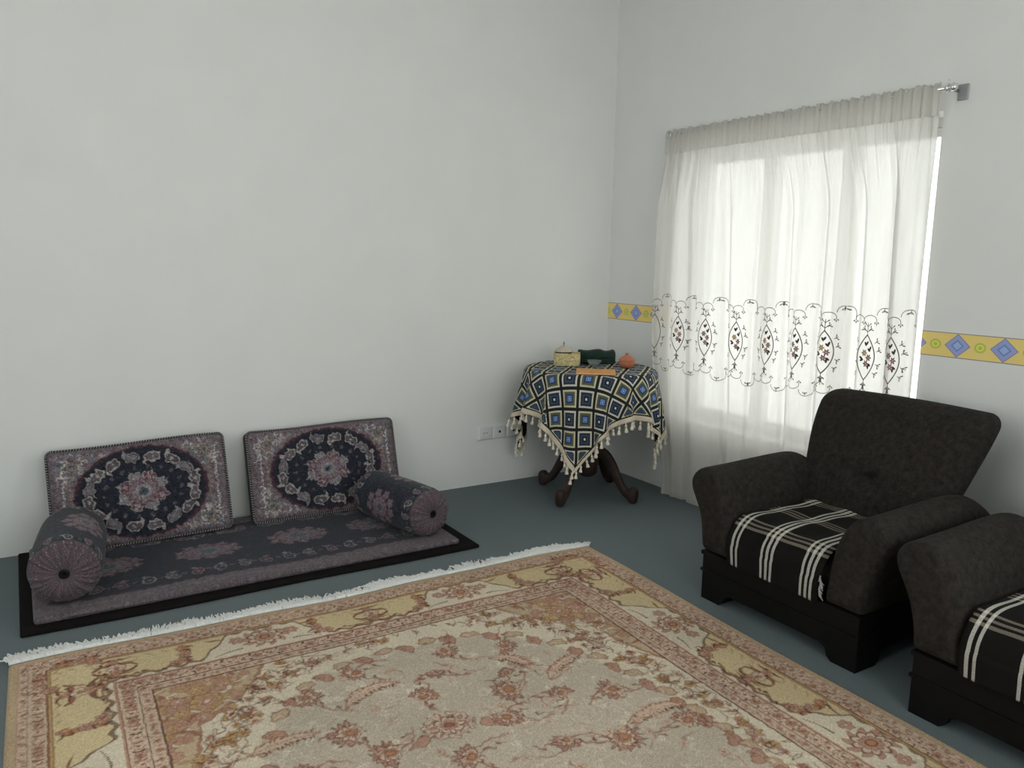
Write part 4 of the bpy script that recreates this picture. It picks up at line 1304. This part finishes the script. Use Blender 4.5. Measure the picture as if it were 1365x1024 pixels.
def copy_tree(o, parent=None):
    c = o.copy(); COL.objects.link(c); c.parent = parent
    for ch in list(o.children): copy_tree(ch, c)
    return c
ch2 = copy_tree(ch1)
ch2.location = (-.682, -3.468, 0)
ch2['label'] = 'charcoal upholstered armchair cut off by the right edge of the picture'

def throw(loc, label, seed):
    r = np.random.default_rng(seed)
    t = thing('plaid_throw', label, 'throw', (loc[0]-.14, loc[1], .40), 'plaid throws on the armchair seats')
    n_v, n_u = 90, 60
    # path over the seat, front edge, then down
    path = [(.105, .418)]
    for x in np.linspace(.08, -.325, 40): path.append((x, .4165+.009*(1-((x+.135)/.285)**2)))
    for a in np.linspace(0, PI/2, 14)[1:]: path.append((-.325-.111*math.sin(a), .3085+.1115*math.cos(a)))
    for z in np.linspace(.298, .215, 16): path.append((-.4365-.004*math.sin((z-.215)*20), z))
    path = np.array(path); d = np.concatenate([[0], np.cumsum(np.linalg.norm(np.diff(path, axis=0), axis=1))])
    q = np.linspace(0, d[-1], n_v); px = np.interp(q, d, path[:, 0]); pz = np.interp(q, d, path[:, 1])
    V, UV = [], []
    for i in range(n_v):
        for k in range(n_u):
            u = k/(n_u-1); y = .232-.464*u
            f = i/(n_v-1)
            edge = max(0, abs(u-.5)*2-.86)/.14
            wob = .0025*math.sin(u*17+f*9+seed)+.002*math.sin(f*23+u*5)
            up = .0*edge
            skew = .018*(f-.3)
            V.append((px[i]-(.003+wob)*(f > .62), y+skew*0-.006*math.sin(f*5), pz[i]+(.004+wob)*(f <= .75)+up+.010*u*(f > .9)*0))
            UV.append((u, 1-f))
    V = np.array(V)
    o = mesh_obj('cloth', V+np.array(loc), grid_faces(n_v, n_u), M['plaid'], t, uvs=UV)
    md = o.modifiers.new('thickness', 'SOLIDIFY'); md.thickness = .005; md.offset = 1
    # bunched woollen fringe at the right front edge
    fv = []
    for k in range(6):
        z0 = .325-.012*k
        pts = [(loc[0]-.432-.006*r.random(), loc[1]-.226, z0), (loc[0]-.447-.008*r.random(), loc[1]-.236-.006*r.random(), z0-.012), (loc[0]-.440, loc[1]-.240-.008*r.random(), z0-.03)]
        fv.append(tube(pts, [.003, .004, .002], 6))
    g = mesh_obj('fringe', *join(fv), M['wool_grey'], t)
    g['kind'] = 'stuff'
    return t
throw((-.620, -2.434, 0), 'black and white plaid throw on the seat of the armchair by the curtain', 1)
throw((-.682, -3.468, 0), 'black and white plaid throw on the armchair cut off at the right edge', 2)

# ================================================================== ROUND TABLE
TC = np.array([-.545, -.525]); TOPZ, TR = .825, .412
tb = thing('round_table', 'dark brown round pedestal table with four curved legs in the corner', 'table', (TC[0], TC[1], 0))
mesh_obj('table_top', *lathe([(TR-.04, -.030), (TR-.020, -.026), (TR-.014, -.017), (TR-.018, -.007), (TR-.034, -.001), (TR-.05, 0)], 64, TC[0], TC[1], TOPZ), M['brown_wood'], tb)
mesh_obj('pedestal', *lathe([(.04, .13), (.062, .15), (.070, .20), (.066, .26), (.045, .31), (.036, .36), (.055, .44), (.060, .50), (.045, .58), (.032, .66), (.05, .74), (.11, .775), (.13, .796)], 32, TC[0], TC[1], 0), M['brown_wood'], tb)
def table_leg(ang):
    path = [(.045, .285, .030, .045), (.085, .300, .030, .046), (.130, .280, .029, .044), (.175, .225, .027, .040), (.212, .155, .026, .036), (.245, .100, .026, .032), (.275, .068, .028, .034), (.300, .062, .034, .046), (.322, .060, .037, .056), (.342, .056, .036, .054), (.352, .050, .030, .046)]
    P = np.array(path); n = 44
    i = np.linspace(0, len(P)-1, n); A = np.stack([np.interp(i, range(len(P)), P[:, k]) for k in range(4)], 1)
    ker = np.array([1, 2, 3, 2, 1])/9
    A2 = np.stack([np.convolve(np.pad(A[:, k], 2, mode='edge'), ker, 'valid') for k in range(4)], 1)
    V = []; ca, sa = math.cos(ang), math.sin(ang); m = 16
    for k in range(n):
        t = A2[min(k+1, n-1), :2]-A2[max(k-1, 0), :2]; t /= np.linalg.norm(t)
        if k > 34: t = np.array([1.0, -.1])
        nr = np.array([-t[1], t[0]])
        for q in range(m):
            b = 2*PI*q/m; cq, sq = math.cos(b), math.sin(b)
            sx = abs(cq)**.6*math.copysign(1, cq)*A2[k, 2]*.80; sy = abs(sq)**.6*math.copysign(1, sq)*A2[k, 3]*(.78 if k < 32 else .92)
            rr, zz = A2[k, 0]+nr[0]*sy, A2[k, 1]+nr[1]*sy
            zz = max(zz, 0.001)
            V.append((TC[0]+rr*ca-sx*sa, TC[1]+rr*sa+sx*ca, zz))
    F = [tuple(f) for f in grid_faces(n, m, True)]+[tuple(range(m))[::-1], tuple(range((n-1)*m, n*m))]
    return V, F
a0 = math.atan2(-.29, .13)
for k in range(4):
    lg = mesh_obj('leg', *table_leg(a0+k*PI/2), M['brown_wood'], tb)

# --- crocheted cloth: a square of fabric let fall over the table (small cloth solver)
CA = .640; n = 53
vd = TC-np.array([CAM.x, CAM.y]); vd /= np.linalg.norm(vd)
fa = math.atan2(-vd[1], -vd[0])-math.radians(9)
ea = np.array([math.cos(fa+PI/4), math.sin(fa+PI/4)]); eb = np.array([math.cos(fa-PI/4), math.sin(fa-PI/4)])
g = np.linspace(-CA, CA, n)
Aa, Bb = np.meshgrid(g, g, indexing='ij')
X = np.zeros((n, n, 3)); X[..., :2] = Aa[..., None]*ea+Bb[..., None]*eb
X[..., 2] = .006
r_ = np.hypot(X[..., 0], X[..., 1])
X[..., 2] -= .25*np.clip(r_-TR, 0, None)
X[..., 2] += .010*np.sin(3*np.arctan2(X[..., 1], X[..., 0])+.8)*np.clip(r_-TR, 0, 1)*8
h0 = g[1]-g[0]
def solve_pairs(X, sa, sb, rest, k):
    d = X[sb]-X[sa]; L = np.linalg.norm(d, axis=-1, keepdims=True)
    c = d*(k*.5*(1-rest/np.maximum(L, 1e-9)))
    X[sa] += c; X[sb] -= c
SETS = []
for st, k in ((1, 1.0),):
    for off in (0, 1):
        m = (n-1-off)//2
        a, b = slice(off, off+2*m, 2), slice(off+1, off+2*m+1, 2)
        SETS.append(((a, slice(None)), (b, slice(None)), h0, 1.0)); SETS.append(((slice(None), a), (slice(None), b), h0, 1.0))
for o1 in (0, 1):
    m = (n-1-o1)//2
    a, b = slice(o1, o1+2*m, 2), slice(o1+1, o1+2*m+1, 2)
    SETS.append(((a, slice(0, n-1)), (b, slice(1, n)), h0*math.sqrt(2), .35)); SETS.append(((a, slice(1, n)), (b, slice(0, n-1)), h0*math.sqrt(2), .35))
for o1 in range(4):
    idx = [i for i in range(o1, n-2, 4)]
    a, b = np.array(idx), np.array(idx)+2
    for i2 in (0,):
        SETS.append(((a, slice(None)), (b, slice(None)), 2*h0, .22)); SETS.append(((slice(None), a), (slice(None), b), 2*h0, .22))
RC, TH = TR+.006, .024
def collide(X, Xo):
    rho = np.hypot(X[..., 0], X[..., 1])
    top = (rho < RC-TH)
    under = top & (X[..., 2] < .0045) & (X[..., 2] > -.2)
    X[..., 2] = np.where(under, .0045, X[..., 2])
    qr = rho-(RC-TH); qz = X[..., 2]-(.0045-TH)
    dist = np.hypot(qr, np.maximum(qz, 0)); rim = (~top) & (dist < TH+.003)
    sc = (TH+.003)/np.maximum(dist, 1e-6)
    nr = (RC-TH)+qr*sc; nzq = np.where(qz > 0, (.0045-TH)+qz*sc, X[..., 2])
    f = np.where(rim, nr/np.maximum(rho, 1e-6), 1)
    X[..., 0] *= f; X[..., 1] *= f; X[..., 2] = np.where(rim, nzq, X[..., 2])
    con = under | rim
    for k in (0, 1): X[..., k] = np.where(con & top, Xo[..., k]+.15*(X[..., k]-Xo[..., k]), X[..., k])
Xp = X.copy(); dt = 1/50
for step in range(170):
    vel = (X-Xp)*.965; Xp = X.copy()
    X = X+vel; X[..., 2] -= 9.8*dt*dt*.35
    for it in range(10):
        for sa, sb, rest, k in SETS: solve_pairs(X, sa, sb, rest, k)
        if it % 3 == 2: collide(X, Xp)
    collide(X, Xp)
for it in range(2):
    Y_ = X.copy(); Y_[1:-1, 1:-1] = .5*X[1:-1, 1:-1]+.125*(X[:-2, 1:-1]+X[2:, 1:-1]+X[1:-1, :-2]+X[1:-1, 2:]); X = Y_
CX = X+np.array([TC[0], TC[1], TOPZ])
tu = np.gradient(CX, axis=0); tv = np.gradient(CX, axis=1)
CN = np.cross(tv, tu); CN /= np.linalg.norm(CN, axis=-1, keepdims=True)
if CN[n//2, n//2, 2] < 0: CN = -CN
def cloth(a, b, off=0.0):
    i = np.clip((np.asarray(a)+CA)/(2*CA)*(n-1), 0, n-1.0001); j = np.clip((np.asarray(b)+CA)/(2*CA)*(n-1), 0, n-1.0001)
    i0, j0 = i.astype(int), j.astype(int); u, v = (i-i0)[..., None], (j-j0)[..., None]
    def S(Q): return Q[i0, j0]*(1-u)*(1-v)+Q[i0+1, j0]*u*(1-v)+Q[i0, j0+1]*(1-u)*v+Q[i0+1, j0+1]*u*v
    return S(CX)+S(CN)*off
tc_ = thing('crochet_tablecloth', 'crocheted tablecloth of blue and black squares with ivory tassels draped on the round table', 'tablecloth', (TC[0], TC[1], TOPZ))
mesh_obj('black_ground', cloth(Aa, Bb).reshape(-1, 3), grid_faces(n, n), M['crochet_black'], tc_)
BW = .028; CI = CA-BW
# ivory hem band round the four edges
for k in range(4):
    t = np.linspace(-CA, CA, 110); w = np.linspace(0, 1, 4)
    Tm, Wm = np.meshgrid(t, w)
    e_ = CA-BW*Wm; tt = np.clip(Tm, -e_, e_)
    ab = [(tt, e_), (e_, tt), (tt, -e_), (-e_, tt)][k]
    top = cloth(ab[0], ab[1], .0030); bot = cloth(ab[0], ab[1], -.0030)[::-1]
    allp = np.concatenate([top, bot]).reshape(-1, 3)
    mesh_obj('hem_band', allp, grid_faces(8, 110), M['hem'], tc_)
# squares
NC = 8; pit = CI*math.sqrt(2)/NC
R2 = math.sqrt(.5)
for i in range(-NC, NC):
    for j in range(-NC, NC):
        cs, ct = (i+.5)*pit, (j+.5)*pit
        tot = abs(i+.5)+abs(j+.5)
        if tot > NC+.01: continue
        blue = (i+j) % 2 == 0
        mt = M['square_blue'] if blue else M['square_olive']
        hp = pit*.5*.84
        if tot < NC-.5:
            q = np.linspace(-1, 1, 6); Q1, Q2 = np.meshgrid(q, q)
            s, t = cs+Q1*hp, ct+Q2*hp; uv = np.stack([.5+.5*Q1, .5+.5*Q2], -1).reshape(-1, 2); f = grid_faces(6, 6)
            rim = np.maximum(np.abs(Q1), np.abs(Q2))
        else:
            # half square at the hem
            sx, sy = math.copysign(1, cs), math.copysign(1, ct)
            pts, bar, m = [], [], 5
            Av = np.array([cs-sx*hp, ct-sy*hp]); Bv = np.array([cs+sx*hp*.75, ct-sy*hp]); Cv = np.array([cs-sx*hp, ct+sy*hp*.75])
            ind = {}
            for u in range(m+1):
                for v in range(m+1-u):
                    ind[(u, v)] = len(pts); pts.append(Av+(Bv-Av)*u/m+(Cv-Av)*v/m); bar.append(min(u/m, v/m, 1-u/m-v/m))
            f = []
            for u in range(m):
                for v in range(m-u):
                    f.append((ind[(u, v)], ind[(u+1, v)], ind[(u, v+1)]))
                    if u+v < m-1: f.append((ind[(u+1, v)], ind[(u+1, v+1)], ind[(u, v+1)]))
            pts = np.array(pts); s, t = pts[:, 0], pts[:, 1]; bar = np.array(bar)
            uv = np.stack([.5+.5*(1-3*bar), np.full(len(bar), .5)], -1); rim = 1-3*bar
        a, b = (s+t)*R2, (s-t)*R2
        off = .0016+.0022*np.sqrt(np.clip(1-rim**6, 0, 1))
        P = cloth(a, b)
        nn = cloth(a, b, 1.0)-P
        P = P+nn*off[..., None]
        mesh_obj('crochet_square', P.reshape(-1, 3), f, mt, tc_, uvs=uv)
# tassels
v, f = lathe([(.0018, 0), (.0018, -.010), (.0058, -.014), (.0062, -.019), (.0032, -.023), (.0062, -.030), (.0098, -.044), (.0085, -.046)], 8)
tm = mesh_obj('tassel', v, f, M['tassel'], tc_, offset=False)
first = True
for k in range(4):
    for t in np.linspace(-CA+.012, CA-.03, 29):
        ab = [(t, CA), (CA, -t), (-t, -CA), (-CA, t)][k]
        p = cloth(np.array([ab[0]]), np.array([ab[1]]))[0]-np.array([TC[0], TC[1], TOPZ])
        o = tm if first else tm.copy()
        if not first: COL.objects.link(o); o.parent = tc_
        first = False
        o.location = p+np.array([0, 0, .002]); o.rotation_euler = (rng.normal(0, .10), rng.normal(0, .10), rng.uniform(0, 6))
        sc = rng.uniform(1.05, 1.3); o.scale = (sc, sc, sc)

# --- things on the table
LT = np.array([vd[1], -vd[0]])            # to the right as seen by the viewer
IZ = TOPZ+.0045+.0045
def on_table(lat, dep): q = TC+LT*lat+vd*dep; return np.array([q[0], q[1], IZ])
RA = math.atan2(LT[1], LT[0])
def rotz(V, a, c):
    V = np.asarray(V, float); ca, sa = math.cos(a), math.sin(a)
    return np.column_stack([V[:, 0]*ca-V[:, 1]*sa+c[0], V[:, 0]*sa+V[:, 1]*ca+c[1], V[:, 2]+c[2]])
# straw basket with a loose cone lid
c = on_table(-.150, .03)
bk = thing('straw_basket', 'small woven straw basket with cone lid and metal knob', 'basket', c)
nr, nc = 22, 80
P = []
for k in range(nr+5):
    if k < nr: z, rs = .002+.080*k/(nr-1), 1.0
    else: z, rs = .082-.016*(k-nr+1)/5, .93-.02*(k-nr)
    for q in range(nc):
        a = 2*PI*q/nc; ca, sa = math.cos(a), math.sin(a)
        rr = 1/((abs(ca)/.080)**4+(abs(sa)/.062)**4)**.25
        rr *= rs*(1+.030*math.sin(k*PI/1.5+(q//2 % 2)*PI)+.03*math.sin(PI*k/nr))
        P.append((rr*ca, rr*sa, z))
F = [tuple(x) for x in grid_faces(nr+5, nc, True)]+[tuple(range(nc))[::-1], tuple(range((nr+4)*nc, (nr+5)*nc))]
mesh_obj('body', rotz(P, RA, c), F, M['straw'], bk)
v, f = lathe([(.056, 0), (.060, .003), (.056, .008), (.044, .017), (.026, .028), (.010, .034), (.004, .035)], 36)
v = [(p[0], p[1], p[2]+.16*p[0]*0+.02*p[1]) for p in v]
lid = mesh_obj('lid', rotz(v, RA, c+np.array([-.022*LT[0], -.022*LT[1], .0875])), f, M['lid_straw'], bk)
v, f = lathe([(.050, -.006), (.052, .0), (.052, .006), (.045, .007)], 30)
mesh_obj('lining', rotz(v, RA, c+np.array([-.022*LT[0], -.022*LT[1], .0825])), f, M['dark_lining'], bk)  # dark ring added as the shadow gap between lid and body
v, f = lathe([(.008, 0), (.005, .004), (.004, .010), (.0065, .015), (.007, .019), (.004, .024), (.002, .030)], 16)
mesh_obj('knob', rotz(v, RA, c+np.array([-.022*LT[0], -.022*LT[1], .1215])), f, M['zinc'], lid)
# dark green folded cloth
c = on_table(.035, .175)
V, F = rbox((.122, .055, .042), .018, (24, 10, 8), 4)
Vd = V.copy(); up = (V[:, 2] > 0)
Vd[:, 2] += up*(.005*np.sin(V[:, 0]*38+1)+.010*np.exp(-((V[:, 0]-.105)/.018)**2)-.006*np.exp(-((V[:, 0]-.05)/.02)**2))
Vd[:, 1] += .005*np.sin(V[:, 2]*90)*np.sign(V[:, 1])+.004*np.sin(V[:, 0]*30)
gc = thing('folded_cloth', 'dark green folded cloth bundle at the back of the round table', 'cloth', c)
mesh_obj('bundle', rotz(Vd+np.array([0, 0, .043]), RA, c), F, M['green_cloth'], gc)
mesh_obj('fold', rotz(*(lambda P: (P,))(np.array([(-.118+.236*k/20, -.0575-.003*math.sin(k), .030+.003*math.sin(k*.9)+dz) for dz in (0, .004) for k in range(21)])), RA, c), grid_faces(2, 21), M['green_cloth'], gc)
# glass bowl
c = on_table(.022, .035)
gb = thing('glass_bowl', 'small clear glass bowl in front of the green cloth', 'bowl', c)
v, f = lathe([(.026, 0), (.030, .002), (.040, .020), (.050, .036), (.0475, .036), (.037, .020), (.028, .006), (.002, .005)], 8, cap=True)
mesh_obj('bowl', rotz(v, RA+.4, c), f, M['bowl_glass'], gb, smooth=False)
# orange booklet
c = on_table(.032, -.262)
ob = thing('orange_booklet', 'thin orange booklet lying at the front of the round table', 'book', c)
V, F = rbox((.116, .098, .0012), .001, (6, 4, 1), 1)
mesh_obj('cover', rotz(V+np.array([0, 0, .0088]), RA, c), F, M['orange'], ob, smooth=False)
mesh_obj('cover', rotz(V+np.array([0, 0, .0014]), RA, c), F, M['orange'], ob, smooth=False)
V, F = rbox((.114, .096, .0024), .001, (4, 4, 1), 1)
mesh_obj('pages', rotz(V+np.array([0, 0, .0051]), RA, c), F, M['paper'], ob, smooth=False)
# clay pot
c = on_table(.225, .010)
cp = thing('clay_pot', 'small lidded terracotta pot on the right of the table', 'pot', c)
v, f = lathe([(.026, 0), (.036, .004), (.046, .018), (.049, .032), (.048, .040), (.044, .043)], 36)
mesh_obj('body', rotz(v, 0, c), f, M['clay'], cp)
v, f = lathe([(.049, .042), (.0505, .046), (.046, .054), (.034, .066), (.018, .074), (.010, .076), (.009, .079), (.0125, .082), (.0125, .088), (.008, .091)], 36)
mesh_obj('lid', rotz(v, 0, c), f, M['clay'], cp)

# origins of single-mesh things at their base
for o in list(COL.objects):
    if o.type == 'MESH' and o.parent is None and o.get('category'):
        co = np.empty(len(o.data.vertices)*3, dtype=np.float32); o.data.vertices.foreach_get('co', co); co = co.reshape(-1, 3)
        b = np.array([(co[:, 0].min()+co[:, 0].max())/2, (co[:, 1].min()+co[:, 1].max())/2, co[:, 2].min()])
        o.data.vertices.foreach_set('co', (co-b).astype(np.float32).ravel()); o.data.update(); o.location = b
